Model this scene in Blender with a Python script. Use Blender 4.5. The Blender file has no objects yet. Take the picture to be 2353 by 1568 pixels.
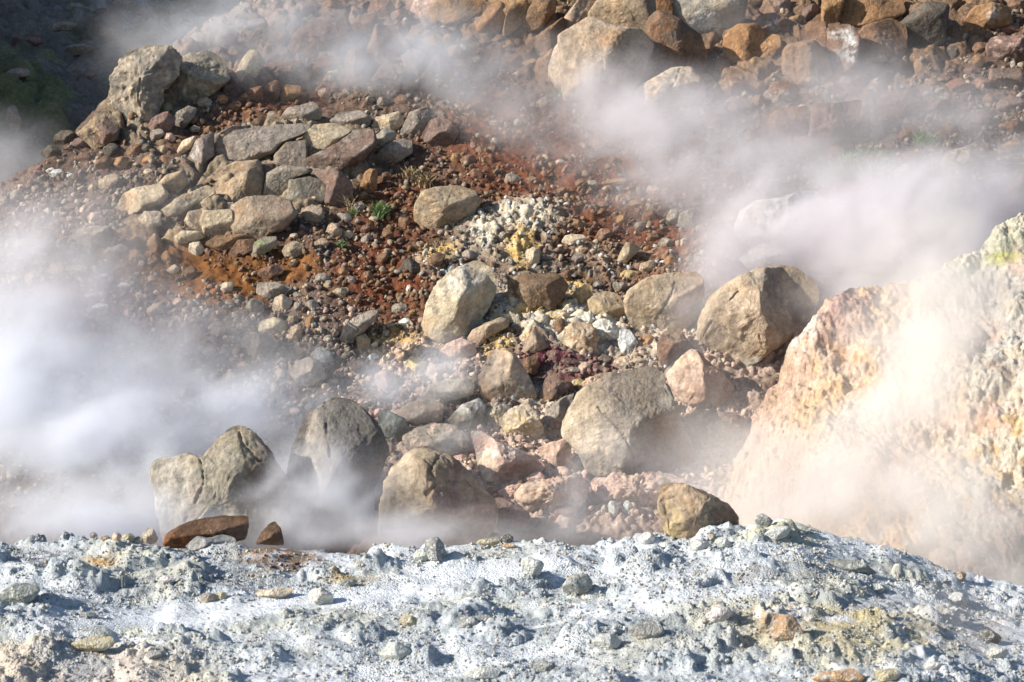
import bpy, math, random
import numpy as np
from mathutils import Vector

# ------------------------------------------------------------------ camera, sky, sun, exposure
scene = bpy.context.scene
COL = scene.collection
PITCH = math.radians(3.0)
HFOV = math.radians(30.0)
CX, CY = 1176.5, 784.0
F = CX / math.tan(HFOV / 2)

cam_d = bpy.data.cameras.new('camera')
cam_d.sensor_width = 36.0
cam_d.lens = 18.0 / math.tan(HFOV / 2)
cam_d.clip_start = 0.1
cam_d.clip_end = 400.0
cam_d.dof.use_dof = True
cam_d.dof.focus_distance = 15.5
cam_d.dof.aperture_fstop = 5.0
cam = bpy.data.objects.new('camera', cam_d)
cam.location = (0, 0, 0)
cam.rotation_euler = (math.pi / 2 - PITCH, 0, 0)
COL.objects.link(cam)
scene.camera = cam

SUN_EL = math.radians(27.0)
SUN_H = Vector((-0.94, -0.34, 0)).normalized()
SUN_V = Vector((SUN_H.x * math.cos(SUN_EL), SUN_H.y * math.cos(SUN_EL), math.sin(SUN_EL)))
world = bpy.data.worlds.new('World')
scene.world = world
world.use_nodes = True
wn = world.node_tree
bg = wn.nodes['Background']
sky = wn.nodes.new('ShaderNodeTexSky')
sky.sky_type = 'NISHITA'
sky.sun_disc = False
sky.sun_elevation = SUN_EL
sky.ozone_density = 3.0
sky.sun_rotation = math.atan2(SUN_V.x, SUN_V.y)
wn.links.new(sky.outputs[0], bg.inputs[0])
bg.inputs[1].default_value = 0.085
sd = bpy.data.lights.new('sun', 'SUN')
sd.energy = 5.0
sd.angle = math.radians(0.5)
sd.color = (1.0, 0.92, 0.81)
so = bpy.data.objects.new('sun', sd)
so.rotation_euler = SUN_V.to_track_quat('Z', 'Y').to_euler()
COL.objects.link(so)

scene.view_settings.view_transform = 'Standard'
scene.view_settings.look = 'None'
scene.view_settings.exposure = 0.74
scene.view_settings.gamma = 1.0
scene.cycles.volume_bounces = 6
scene.cycles.max_bounces = 9
scene.cycles.diffuse_bounces = 2
scene.cycles.volume_step_rate = 2.0
scene.cycles.volume_max_steps = 256
scene.cycles.use_denoising = True

STEAM = True
rng = np.random.default_rng(7)

# ------------------------------------------------------------------ numpy noise
def _hash(ix, iy, iz):
    h = (ix * 374761393 + iy * 668265263 + iz * 2147483647 + 1013904223) & 0xFFFFFFFF
    h = ((h ^ (h >> 13)) * 1274126177) & 0xFFFFFFFF
    h = ((h ^ (h >> 16)) * 2246822519) & 0xFFFFFFFF
    return (h ^ (h >> 15)) & 0xFFFFFFFF

_G = np.random.default_rng(3).normal(size=(256, 3))
_G /= np.linalg.norm(_G, axis=1)[:, None]

def perlin(p):
    p = np.asarray(p, float)
    i = np.floor(p).astype(np.int64)
    f = p - i
    u = f * f * f * (f * (f * 6 - 15) + 10)
    out = 0
    for dx in (0, 1):
        wx = u[:, 0] if dx else 1 - u[:, 0]
        for dy in (0, 1):
            wy = u[:, 1] if dy else 1 - u[:, 1]
            for dz in (0, 1):
                wz = u[:, 2] if dz else 1 - u[:, 2]
                g = _G[_hash(i[:, 0] + dx, i[:, 1] + dy, i[:, 2] + dz) & 255]
                d = g[:, 0] * (f[:, 0] - dx) + g[:, 1] * (f[:, 1] - dy) + g[:, 2] * (f[:, 2] - dz)
                out = out + wx * wy * wz * d
    return out * 1.5

def fbm(p, oct=4, gain=0.5, lac=2.03):
    a, s = 1.0, 0
    p = np.array(p, float)
    for k in range(oct):
        s = s + a * perlin(p)
        p = p * lac + 17.3
        a *= gain
    return s

def billow(p, oct=4, gain=0.5, lac=2.1):
    a, s = 1.0, 0
    p = np.array(p, float)
    for k in range(oct):
        s = s + a * (np.abs(perlin(p)) * 2 - 0.5)
        p = p * lac + 9.7
        a *= gain
    return s

def cells(p, seed=0):
    """distance to the nearest and second nearest jittered cell point, and a random value per cell"""
    p = np.asarray(p, float)
    i = np.floor(p).astype(np.int64)
    n = len(p)
    d1 = np.full(n, 9.0); d2 = np.full(n, 9.0); cid = np.zeros(n)
    for dx in (-1, 0, 1):
        for dy in (-1, 0, 1):
            for dz in ((-1, 0, 1) if p.shape[1] == 3 else (0,)):
                a, b = i[:, 0] + dx, i[:, 1] + dy
                c = (i[:, 2] + dz) if p.shape[1] == 3 else np.zeros(n, np.int64)
                h = _hash(a, b, c + seed)
                jx = (h & 1023) / 1023.0; jy = ((h >> 10) & 1023) / 1023.0; jz = ((h >> 20) & 1023) / 1023.0
                d = (a + jx - p[:, 0]) ** 2 + (b + jy - p[:, 1]) ** 2
                if p.shape[1] == 3:
                    d = d + (c + jz - p[:, 2]) ** 2
                d = np.sqrt(d)
                near = d < d1
                d2 = np.where(near, d1, np.minimum(d2, d))
                cid = np.where(near, (h >> 7 & 255) / 255.0, cid)
                d1 = np.where(near, d, d1)
    return d1, d2, cid

def sstep(a, b, x):
    t = np.clip((x - a) / (b - a), 0, 1)
    return t * t * (3 - 2 * t)

def P3(x, y, z=0.0):
    x = np.asarray(x, float).ravel(); y = np.asarray(y, float).ravel()
    return np.stack([x, y, np.broadcast_to(np.asarray(z, float), x.shape)], 1)

# ------------------------------------------------------------------ rays of the camera and the lie of the land
CP, SP = math.cos(PITCH), math.sin(PITCH)
def ray(px, py):
    """direction with y = 1 through a picture point"""
    u = (np.asarray(px, float) - CX) / F
    v = (CY - np.asarray(py, float)) / F
    dy = CP + v * SP
    return u / dy, (v * CP - SP) / dy

def project(x, y, z):
    fw = y * CP - z * SP
    up = y * SP + z * CP
    return CX + F * x / fw, CY - F * up / fw

CREST = np.array([(-900, 1250), (0, 1238), (250, 1228), (380, 1243), (700, 1252), (1000, 1250), (1300, 1236), (1500, 1212), (1700, 1206),
                  (1800, 1200), (1950, 1226), (2100, 1275), (2200, 1308), (2353, 1338), (3200, 1480)], float)
YC = 11.0
_dx, _dz = ray(CREST[:, 0], CREST[:, 1])
CREST_X, CREST_Z = _dx * YC, _dz * YC - 0.055

def h_fore(x, y):
    """the pale crusted ground in front, up to its crest and down behind it"""
    x = np.asarray(x, float); y = np.asarray(y, float)
    sh = x.shape
    q = P3(x, y)
    zc = np.interp(x, CREST_X, CREST_Z)
    z = zc - 0.115 * np.maximum(YC - y, 0) - 0.012 * np.maximum(YC - y, 0) ** 2 * 0.3
    over = np.maximum(y - YC, 0)
    z = z - np.minimum(0.30 * over + 0.25 * over ** 2, 1.25)
    n = fbm(q * np.array([0.8, 1.1, 1]) + 3.1, 3).reshape(sh)
    return z + 0.07 * n * sstep(14, 11.5, y)

def h_slope(x, y):
    """the rocky slope behind the hollow"""
    x = np.asarray(x, float); y = np.asarray(y, float)
    sh = x.shape
    z = -3.0 + 0.70 * (y - 14.5)
    z = z + 0.16 * fbm(P3(x, y) * 0.55 + 11.0, 3).reshape(sh)
    d = (x + 5.2) * -0.836 + (y - 19.5) * 0.549
    d = d + 0.25 * perlin(P3(x, y) * 0.9).reshape(sh)
    d = np.maximum(d, 0)
    z = z - 1.5 * d * d / (d + 0.5)
    return np.maximum(z, -3.6 + 0 * z)

def solve(fun, px, py, y0, y1):
    dx, dz = ray(px, py)
    lo = np.full(np.shape(dx), y0, float); hi = np.full(np.shape(dx), y1, float)
    found = np.zeros(np.shape(dx), bool)
    st = (y1 - y0) / 70
    for k in range(70):                      # first crossing
        m = y0 + st * (k + 1)
        under = (dz * m < fun(dx * m, np.full(np.shape(dx), m))) & ~found
        hi = np.where(under, m, hi); lo = np.where(under, m - st, lo)
        found |= under
        if found.all(): break
    for k in range(16):
        m = (lo + hi) / 2
        under = dz * m < fun(dx * m, m)
        hi = np.where(under, m, hi); lo = np.where(under, lo, m)
    y = (lo + hi) / 2
    return dx * y, y, dz * y

def on_slope(px, py):
    return solve(h_slope, np.atleast_1d(px), np.atleast_1d(py), 12.0, 40.0)
def on_fore(px, py):
    return solve(h_fore, np.atleast_1d(px), np.atleast_1d(py), 4.0, 13.5)

# ------------------------------------------------------------------ materials
def new_mat(name):
    m = bpy.data.materials.new(name)
    m.use_nodes = True
    nt = m.node_tree
    nt.nodes.clear()
    out = nt.nodes.new('ShaderNodeOutputMaterial')
    return m, nt, out

def stone_material(name, fine=55.0, bump=0.35, speck=0.12, rough=0.88, dist=0.02, vary=(0.6, 1.32), grain=0.0, vary2=(0.74, 1.22)):
    m, nt, out = new_mat(name)
    N, L = nt.nodes.new, nt.links.new
    b = N('ShaderNodeBsdfPrincipled')
    b.inputs['Roughness'].default_value = rough
    b.inputs['Specular IOR Level'].default_value = 0.25
    at = N('ShaderNodeAttribute'); at.attribute_name = 'Col'
    tc = N('ShaderNodeTexCoord')
    def noise(scale, det, rgh=0.6):
        n = N('ShaderNodeTexNoise'); n.inputs['Scale'].default_value = scale
        n.inputs['Detail'].default_value = det; n.inputs['Roughness'].default_value = rgh
        L(tc.outputs['Object'], n.inputs['Vector']); return n
    n1 = noise(fine * 0.2, 6, 0.65)
    mr = N('ShaderNodeMapRange'); mr.inputs[1].default_value = 0.3; mr.inputs[2].default_value = 0.7
    mr.inputs[3].default_value = vary[0]; mr.inputs[4].default_value = vary[1]
    L(n1.outputs[0], mr.inputs[0])
    mul = N('ShaderNodeMix'); mul.data_type = 'RGBA'; mul.blend_type = 'MULTIPLY'; mul.inputs[0].default_value = 1.0
    n5 = noise(fine * 0.75, 4, 0.6)
    mr2 = N('ShaderNodeMapRange'); mr2.inputs[1].default_value = 0.32; mr2.inputs[2].default_value = 0.68; mr2.inputs[3].default_value = vary2[0]; mr2.inputs[4].default_value = vary2[1]
    L(n5.outputs[0], mr2.inputs[0])
    mm = N('ShaderNodeMath'); mm.operation = 'MULTIPLY'; L(mr.outputs[0], mm.inputs[0]); L(mr2.outputs[0], mm.inputs[1])
    L(at.outputs['Color'], mul.inputs[6]); L(mm.outputs[0], mul.inputs[7])
    # pale mineral specks and tiny pits
    v = N('ShaderNodeTexVoronoi'); v.inputs['Scale'].default_value = fine * 0.9
    L(tc.outputs['Object'], v.inputs['Vector'])
    lt = N('ShaderNodeMapRange'); lt.inputs[1].default_value = 0.22; lt.inputs[2].default_value = 0.085
    lt.inputs[3].default_value = 0; lt.inputs[4].default_value = 1
    L(v.outputs['Distance'], lt.inputs[0])
    n3 = noise(fine * 0.12, 3)
    gate = N('ShaderNodeMapRange'); gate.inputs[1].default_value = 0.5; gate.inputs[2].default_value = 0.62
    L(n3.outputs[0], gate.inputs[0])
    g2 = N('ShaderNodeMath'); g2.operation = 'MULTIPLY'; L(lt.outputs[0], g2.inputs[0]); L(gate.outputs[0], g2.inputs[1])
    g3 = N('ShaderNodeMath'); g3.operation = 'MULTIPLY'; L(g2.outputs[0], g3.inputs[0]); g3.inputs[1].default_value = speck * 4
    mx = N('ShaderNodeMix'); mx.data_type = 'RGBA'
    L(g3.outputs[0], mx.inputs[0]); L(mul.outputs[2], mx.inputs[6]); mx.inputs[7].default_value = (0.55, 0.52, 0.46, 1)
    L(mx.outputs[2], b.inputs['Base Color'])
    n2 = noise(fine, 8, 0.7)
    n4 = noise(fine * 0.22, 5, 0.6)
    ad = N('ShaderNodeMath'); ad.operation = 'MULTIPLY_ADD'; L(n4.outputs[0], ad.inputs[0]); ad.inputs[1].default_value = 1.6; L(n2.outputs[0], ad.inputs[2])
    if grain:
        gv = N('ShaderNodeTexVoronoi'); gv.inputs['Scale'].default_value = fine * 1.15
        L(tc.outputs['Object'], gv.inputs['Vector'])
        ga = N('ShaderNodeMath'); ga.operation = 'MULTIPLY_ADD'; L(gv.outputs['Distance'], ga.inputs[0]); L(ad.outputs[0], ga.inputs[2])
        gn = noise(1.6, 4); gm = N('ShaderNodeMapRange'); gm.inputs[1].default_value = 0.42; gm.inputs[2].default_value = 0.62; gm.inputs[3].default_value = -0.1 * grain; gm.inputs[4].default_value = -grain
        L(gn.outputs[0], gm.inputs[0]); L(gm.outputs[0], ga.inputs[1])
        ad = ga
    bp = N('ShaderNodeBump'); bp.inputs['Strength'].default_value = bump; bp.inputs['Distance'].default_value = dist
    L(ad.outputs[0], bp.inputs['Height']); L(bp.outputs[0], b.inputs['Normal'])
    L(b.outputs[0], out.inputs[0])
    return m

M_ROCK = stone_material('weathered_rock', 42, 0.8, 0.16, dist=0.026, vary=(0.7, 1.24), vary2=(0.8, 1.17))
M_STONE = stone_material('loose_stone', 70, 0.7, 0.05, dist=0.015)
M_SOIL = stone_material('iron_soil', 60, 0.8, 0.10, dist=0.02)
M_CRUST = stone_material('sinter_crust', 75, 0.8, 0.06, dist=0.014, vary=(0.84, 1.14), grain=1.1, vary2=(0.88, 1.1))
M_CLAY = stone_material('fumarole_clay', 45, 0.9, 0.05, dist=0.02, vary=(0.75, 1.2))

def leaf_material(name, c):
    m, nt, out = new_mat(name)
    b = nt.nodes.new('ShaderNodeBsdfPrincipled'); b.inputs['Roughness'].default_value = 0.7
    n = nt.nodes.new('ShaderNodeTexNoise'); n.inputs['Scale'].default_value = 30
    r = nt.nodes.new('ShaderNodeValToRGB')
    r.color_ramp.elements[0].position = 0.35; r.color_ramp.elements[1].position = 0.65
    r.color_ramp.elements[0].color = (c[0] * .6, c[1] * .65, c[2] * .6, 1); r.color_ramp.elements[1].color = (c[0] * 1.3, c[1] * 1.25, c[2], 1)
    nt.links.new(n.outputs[0], r.inputs[0]); nt.links.new(r.outputs[0], b.inputs['Base Color']); nt.links.new(b.outputs[0], out.inputs[0])
    return m
M_LEAF = leaf_material('fresh_leaf', (0.17, 0.25, 0.11))
M_DRY = leaf_material('dry_stalk', (0.30, 0.22, 0.14))
M_MOSS = leaf_material('dull_moss', (0.07, 0.09, 0.025))

# ------------------------------------------------------------------ mesh helpers
def mesh_np(name, V, faces4=None, faces3=None, col=None, mat=None, smooth=True):
    me = bpy.data.meshes.new(name)
    V = np.ascontiguousarray(V, np.float32)
    me.vertices.add(len(V)); me.vertices.foreach_set('co', V.ravel())
    loops, starts, n = [], [], 0
    for f in (faces4, faces3):
        if f is not None and len(f):
            k = f.shape[1]
            loops.append(f.ravel()); starts.append(n + np.arange(len(f)) * k); n += f.size
    loops = np.concatenate(loops).astype(np.int32); starts = np.concatenate(starts).astype(np.int32)
    me.loops.add(len(loops)); me.loops.foreach_set('vertex_index', loops)
    me.polygons.add(len(starts)); me.polygons.foreach_set('loop_start', starts)
    me.update(calc_edges=True)
    me.polygons.foreach_set('use_smooth', np.full(len(starts), smooth))
    if col is not None:
        a = me.color_attributes.new('Col', 'FLOAT_COLOR', 'POINT')
        c = np.ones((len(V), 4), np.float32); c[:, :3] = np.clip(col, 0.004, 0.9)
        a.data.foreach_set('color', c.ravel())
    if mat: me.materials.append(mat)
    me.update()
    return me

def add(name, me, loc=(0, 0, 0), label=None, cat=None, group=None, kind=None, parent=None):
    o = bpy.data.objects.new(name, me)
    o.location = loc
    COL.objects.link(o)
    if label: o['label'] = label
    if cat: o['category'] = cat
    if group: o['group'] = group
    if kind: o['kind'] = kind
    if parent: o.parent = parent
    return o

def grid_faces(nr, nc):
    r, c = np.meshgrid(np.arange(nr - 1), np.arange(nc - 1), indexing='ij')
    i = (r * nc + c).ravel()
    return np.stack([i, i + 1, i + nc + 1, i + nc], 1)

def blob(px, py, cx, cy, rx, ry, rot=0.0, soft=0.5):
    """1 inside a patch of the land given by its picture place, 0 outside"""
    a = math.radians(rot); c, s = math.cos(a), math.sin(a)
    dx, dy = px - cx, py - cy
    u = (dx * c - dy * s) / rx; v = (dx * s + dy * c) / ry
    return sstep(1 + soft, 1 - soft, np.sqrt(u * u + v * v))

def lerp(c, new, w):
    return c + (np.asarray(new) - c) * np.asarray(w)[:, None]

# ------------------------------------------------------------------ setting: pale ground in front
def fore_detail(x, y, px, py):
    q = P3(x, y)
    smooth = np.maximum.reduce([blob(px, py, 420, 1420, 330, 28, 6), blob(px, py, 1120, 1318, 240, 30, 4), blob(px, py, 800, 1375, 300, 22, 4),
                                0.7 * blob(px, py, 1380, 1335, 200, 20), 0.8 * blob(px, py, 2300, 1480, 120, 40), 0.8 * blob(px, py, 1230, 1500, 180, 18)])
    smooth = np.maximum(smooth, 0.75 * sstep(0.05, 0.4, fbm(q * np.array([0.9, 2.6, 1]) + 120, 3)))
    rough = 1 - 0.90 * smooth
    big = fbm(q * 1.7 + 31, 2)
    hum = np.maximum(big, 0) ** 1.2
    lum = billow(q * 3.2 + 2, 4, 0.55)
    d1, d2, cid = cells(q[:, :2] * 9 + 0.35 * perlin(q * 6)[:, None], 5)
    clod = sstep(0.55, 0.28, d1 + 0.08 * perlin(q * 20)) * (cid > 0.62) * cid
    d1b, _, cidb = cells(q[:, :2] * 24 + 0.3 * perlin(q * 14)[:, None], 9)
    peb = sstep(0.6, 0.25, d1b) * (cidb > 0.35) * cidb
    patch = sstep(-0.25, 0.35, perlin(q * 1.3 + 77))
    d1c, d2c, cidc = cells(q[:, :2] * np.array([3.6, 4.2]) + 0.35 * fbm(q * 5, 2)[:, None], 13)
    bigc = sstep(0.60, 0.30, d1c + 0.10 * fbm(q * 8, 3)) * (cidc > 0.58) * (0.35 + 0.65 * cidc) * (0.75 + 0.35 * np.tanh(lum) + 0.25 * np.tanh(billow(q * 11, 3)))
    h = 0.05 * hum + (1 - .75 * blob(px, py, 470, 1235, 150, 40)) * rough * (0.075 * bigc + 0.017 * np.tanh(1.3 * lum) * (0.1 + 0.9 * patch) + 0.030 * clod * (cid > .74) * patch + 0.008 * peb + 0.007 * fbm(q * 30, 3)) + 0.035 * sstep(0.0, 0.5, fbm(q * np.array([2.4, 2.4, 1]) + 63, 2))
    return h, smooth, patch, clod, peb, lum

def build_fore():
    nr, nc = 660, 1000
    ys = 6.2 * (14.5 / 6.2) ** np.linspace(0, 1, nr)
    us = np.linspace(-0.40, 0.40, nc)
    Y, U = np.meshgrid(ys, us, indexing='ij')
    X = (U * Y).ravel(); Y = Y.ravel()
    Z = h_fore(X, Y)
    px, py = project(X, Y, Z)
    h, smooth, patch, clod, peb, lum = fore_detail(X, Y, px, py)
    h = h * sstep(13.5, 11.6, Y) + 0.03 * sstep(11.5, 13, Y) * billow(P3(X, Y) * 4, 3)
    Z = Z + h
    q = P3(X, Y)
    n1 = fbm(q * 1.6 + 5, 4); n2 = fbm(q * 7 + 15, 4); n3 = fbm(q * 22, 3)
    c = np.tile(np.array([0.47, 0.515, 0.55]), (len(X), 1))
    c = lerp(c, (0.50, 0.48, 0.34), 0.6 * sstep(0.0, 0.5, n1))           # sulphur dusted
    c = lerp(c, (0.37, 0.42, 0.44), 0.6 * sstep(0.05, 0.5, n2))            # grey mud
    c = lerp(c, (0.28, 0.31, 0.32), 0.5 * sstep(0.1, 0.6, -n3) * (1 - smooth))
    c = lerp(c, (0.70, 0.74, 0.785), 0.9 * smooth)                          # white powder
    c = lerp(c, (0.60, 0.63, 0.66), 0.6 * sstep(0.1, 0.5, -n1) * (1 - 0.5 * patch))
    c = lerp(c, (0.56, 0.46, 0.36), 0.75 * np.maximum(blob(px, py, 120, 1560, 330, 70), 0.4 * blob(px, py, 1900, 1460, 380, 60)))
    for (x, y, rx, ry, col, w) in ((230, 1297, 45, 14, (0.62, 0.38, 0.12), .9), (640, 1288, 85, 24, (0.24, 0.085, 0.03), 1.2), (610, 1300, 150, 30, (0.20, 0.19, 0.14), .7),
                                  (800, 1330, 60, 14, (0.45, 0.30, 0.08), .8), (90, 1290, 70, 24, (0.12, 0.12, 0.14), .9), (520, 1330, 120, 25, (0.27, 0.25, 0.20), .7),
                                  (1880, 1440, 200, 36, (0.45, 0.36, 0.16), .9), (2000, 1475, 240, 44, (0.46, 0.40, 0.22), .8), (1720, 1395, 200, 22, (.46, .43, .24), .7), (1150, 1445, 170, 22, (.25, .29, .33), .8), (1420, 1450, 150, 26, (.24, .28, .31), .8), (330, 1355, 150, 18, (.3, .33, .36), .6), (1840, 1235, 160, 18, (0.5, 0.45, 0.2), .5),
                                  (1560, 1205, 60, 30, (0.6, 0.45, 0.2), .5), (1250, 1240, 50, 10, (0.5, 0.36, 0.1), .6), (300, 1470, 120, 30, (0.44, 0.45, 0.32), .7),
                                  (1100, 1400, 160, 20, (0.44, 0.44, 0.32), .6), (2000, 1330, 160, 40, (0.45, 0.45, 0.40), .5), (1700, 1330, 110, 14, (0.20, 0.16, 0.15), .5),
                                  (2250, 1440, 120, 60, (0.40, 0.38, 0.38), .6), (900, 1480, 300, 60, (0.36, 0.40, 0.44), .6), (1500, 1480, 250, 50, (0.38, 0.41, 0.40), .5)):
        c = lerp(c, col, np.minimum(w * blob(px, py, x, y, rx, ry, 0, 0.6) * sstep(-0.5, 0.3, n2 + 0.5 * n1), 1))
    c = lerp(c, (0.22, 0.25, 0.27), 0.55 * clod * patch * (n1 > -0.1))
    c = lerp(c, (0.31, 0.35, 0.38), 0.65 * sstep(0.0, 0.5, fbm(q * np.array([2.2, 3.0, 1]) + 50, 3)) * (1 - smooth))
    c = c * (1 + 0.16 * n3)[:, None]
    c = lerp(c, (0.48, 0.38, 0.33), sstep(11.6, 13.0, Y))
    me = mesh_np('pale_ground', np.stack([X, Y, Z], 1), grid_faces(nr, nc), None, c, M_CRUST)
    add('ground', me, kind='structure')
build_fore()

# ------------------------------------------------------------------ setting: the slope
def slope_zone(px, py):
    """patches of soil on the slope: red, pale, sulphur, clay"""
    red = np.maximum.reduce([blob(px, py, 1180, 340, 170, 110, -20), blob(px, py, 1350, 450, 330, 130, -25), blob(px, py, 890, 620, 120, 110),
                             blob(px, py, 1500, 560, 200, 80), blob(px, py, 900, 470, 120, 60), 0.7 * blob(px, py, 600, 260, 250, 40, 20), 0.8*blob(px,py,1230,110,110,60,30)])
    orange = np.maximum.reduce([blob(px, py, 370, 585, 130, 60, 10), blob(px, py, 470, 640, 180, 60, -8), 0.8 * blob(px, py, 500, 455, 50, 25), 0.9 * blob(px, py, 640, 610, 100, 40)])
    white = np.maximum.reduce([blob(px, py, 1170, 530, 120, 55, 15), 0.4 * blob(px, py, 1330, 600, 200, 40), blob(px, py, 1310, 762, 230, 85, -14), 0.8 * blob(px, py, 1200, 960, 110, 60), 0.6 * blob(px, py, 1010, 610, 60, 30)])
    yellow = np.maximum.reduce([blob(px, py, 1200, 575, 40, 40), blob(px, py, 1300, 680, 60, 22, 40), blob(px, py, 1140, 800, 40, 30, 40), blob(px, py, 1250, 720, 90, 14, 15),
                                0.8 * blob(px, py, 1010, 590, 50, 30), 0.7 * blob(px, py, 900, 790, 70, 40)])
    maroon = np.maximum.reduce([blob(px, py, 1300, 840, 110, 40, -10), 0.6 * blob(px, py, 1430, 800, 60, 30)])
    clay = np.maximum.reduce([blob(px, py, 1420, 1110, 330, 110), blob(px, py, 1100, 990, 260, 110), blob(px, py, 1630, 980, 130, 120), 0.7 * blob(px, py, 950, 850, 150, 70), blob(px, py, 1690, 790, 200, 80)])
    ash = np.maximum.reduce([blob(px, py, 150, 850, 500, 240), blob(px, py, 500, 1050, 500, 160), 0.8 * blob(px, py, 60, 560, 200, 130), blob(px, py, 680, 780, 170, 110)])
    grey = np.maximum.reduce([blob(px, py, 550, 380, 330, 120, 12), blob(px, py, 300, 250, 220, 100), blob(px, py, 1900, 380, 500, 180)])
    return red, orange, white, yellow, maroon, clay, ash, grey

def bedrock(px, py):
    left = np.maximum.reduce([blob(px, py, 650, 390, 230, 125, 10, .3), blob(px, py, 480, 500, 210, 70, 12, .3), 0.9 * blob(px, py, 330, 230, 110, 130, 0, .4)])
    veil = np.maximum(blob(px, py, 640, 110, 330, 100, 10, .4), blob(px, py, 880, 110, 170, 90, 0, .4))
    top = np.maximum.reduce([blob(px, py, 1420, 90, 270, 150, 0, .3), blob(px, py, 1100, 20, 200, 80, -10, .3), blob(px, py, 1950, 80, 420, 130, 8, .3), 0.8 * blob(px, py, 1880, 290, 170, 70, 0, .4)])
    return left, veil, top

def slope_detail(x, y, z, zones):
    red, orange, white, yellow, maroon, clay, ash, grey = zones
    q = P3(x, y, z)
    n1 = fbm(q * 1.3 + 5, 4); n2 = fbm(q * 6 + 15, 4); n3 = fbm(q * 20, 3)
    lum = billow(q * 5.5 + 2, 4, 0.6)
    d1, d2, cid = cells((q[:, :2] * 14 + 0.3 * perlin(q * 9)[:, None]), 5)
    peb = sstep(0.6, 0.1, d1) * (cid > 0.4) * cid
    h = 0.03 * n2 + 0.015 * n3 + 0.022 * peb * (1 - 0.7 * orange) + 0.04 * np.tanh(1.6 * lum) * np.maximum(clay, white) + 0.10 * white + 0.05 * n1
    bl, bv, bt = bedrock(*project(x, y, z))
    bm = np.clip(np.maximum.reduce([bl, bv, bt]) + 0.35 * n1 - 0.05, 0, 1) * np.maximum.reduce([bl, bv, bt])
    u = x * .92 - z * 1.5 * .39; v = x * .39 + z * 1.5 * .92
    wx = 0.25 * fbm(q * 1.7, 2)
    a1, a2, ac = cells(np.stack([u / .42 + wx, v / .27 + 0.6 * wx], 1), 21)
    e1, e2, ec = cells(np.stack([u / .19 + wx + 9, v / .13 - wx], 1), 27)
    blk = sstep(0.0, 0.30, a2 - a1) ** .6 * (.45 + .55 * ac)
    sml = sstep(0.0, 0.25, e2 - e1) ** .7 * (.4 + .6 * ec)
    h = h * (1 - .4 * bm) + bm * (0.19 * blk + 0.03 * sml - .04 + .03 * n2)
    return h, n1, n2, n3, bm, ac, ec

def slope_surface(px, py):
    x, y, z = on_slope(px, py)
    h = slope_detail(x, y, z, slope_zone(*project(x, y, z)))[0]
    return x, y - .57 * h, z + .82 * h

def fore_surface(px, py):
    def full(x, y):
        z = h_fore(x, y)
        return z + fore_detail(x, y, *project(x, y, z))[0] * sstep(13.5, 11.6, y)
    return solve(full, np.atleast_1d(px), np.atleast_1d(py), 6.0, 13.0)

def build_slope():
    nr, nc = 900, 1000
    ys = 13.2 * (30.0 / 13.2) ** np.linspace(0, 1, nr)
    us = np.linspace(-0.40, 0.40, nc)
    Y, U = np.meshgrid(ys, us, indexing='ij')
    X = (U * Y).ravel(); Y = Y.ravel()
    Z = h_slope(X, Y)
    px, py = project(X, Y, Z)
    red, orange, white, yellow, maroon, clay, ash, grey = slope_zone(px, py)
    h, n1, n2, n3, bm, ac, ec = slope_detail(X, Y, Z, (red, orange, white, yellow, maroon, clay, ash, grey))
    w = (n1 * 0.5 + n2 * 0.5)
    c = np.tile(np.array([0.115, 0.070, 0.048]), (len(X), 1))
    c = lerp(c, (0.125, 0.10, 0.082), 0.6 * grey)
    c = lerp(c, (0.17, 0.125, 0.10), 0.8 * ash)
    c = lerp(c, (0.145, 0.044, 0.016), 0.95 * red * sstep(-0.9, 0.1, w))
    c = lerp(c, (0.205, 0.083, 0.022), orange)
    c = lerp(c, (0.56, 0.425, 0.35), 0.9 * clay)
    c = lerp(c, (0.54, 0.475, 0.37), white * sstep(-0.6, 0.1, w + 0.2 * n3))
    c = lerp(c, (0.52, 0.35, 0.12), 0.85 * yellow * sstep(-0.3, 0.3, n2 + 0.3))
    c = lerp(c, (0.12, 0.035, 0.045), maroon * sstep(-0.4, 0.2, n2))
    c = lerp(c, (0.5, 0.42, 0.33), 0.5 * clay * sstep(0.1, 0.5, n2))
    bl, bv, bt = bedrock(px, py)
    rockc = lerp(np.tile(np.array([0.25, 0.20, 0.14]), (len(X), 1)), (0.175, 0.11, 0.066), sstep(.1, .6, bt - bl) * .9)  # top bedrock colour darkened to deepen the shade between its boulders
    rockc = lerp(rockc, (0.20, 0.145, 0.12), sstep(.1, .6, bv - bl))
    rockc = rockc * (0.8 + 0.35 * ac + 0.2 * ec)[:, None]
    c = c * (1 - (.9 * bm)[:, None]) + rockc * (.9 * bm)[:, None]
    c = c * (1 + 0.35 * n3 + 0.2 * n2)[:, None]
    Zb = Z + h * 0.82
    Yb = Y - h * 0.57
    me = mesh_np('slope_soil', np.stack([X, Yb, Zb], 1), grid_faces(nr, nc), None, c, M_SOIL)
    add('hillside', me, kind='structure')
build_slope()

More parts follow.
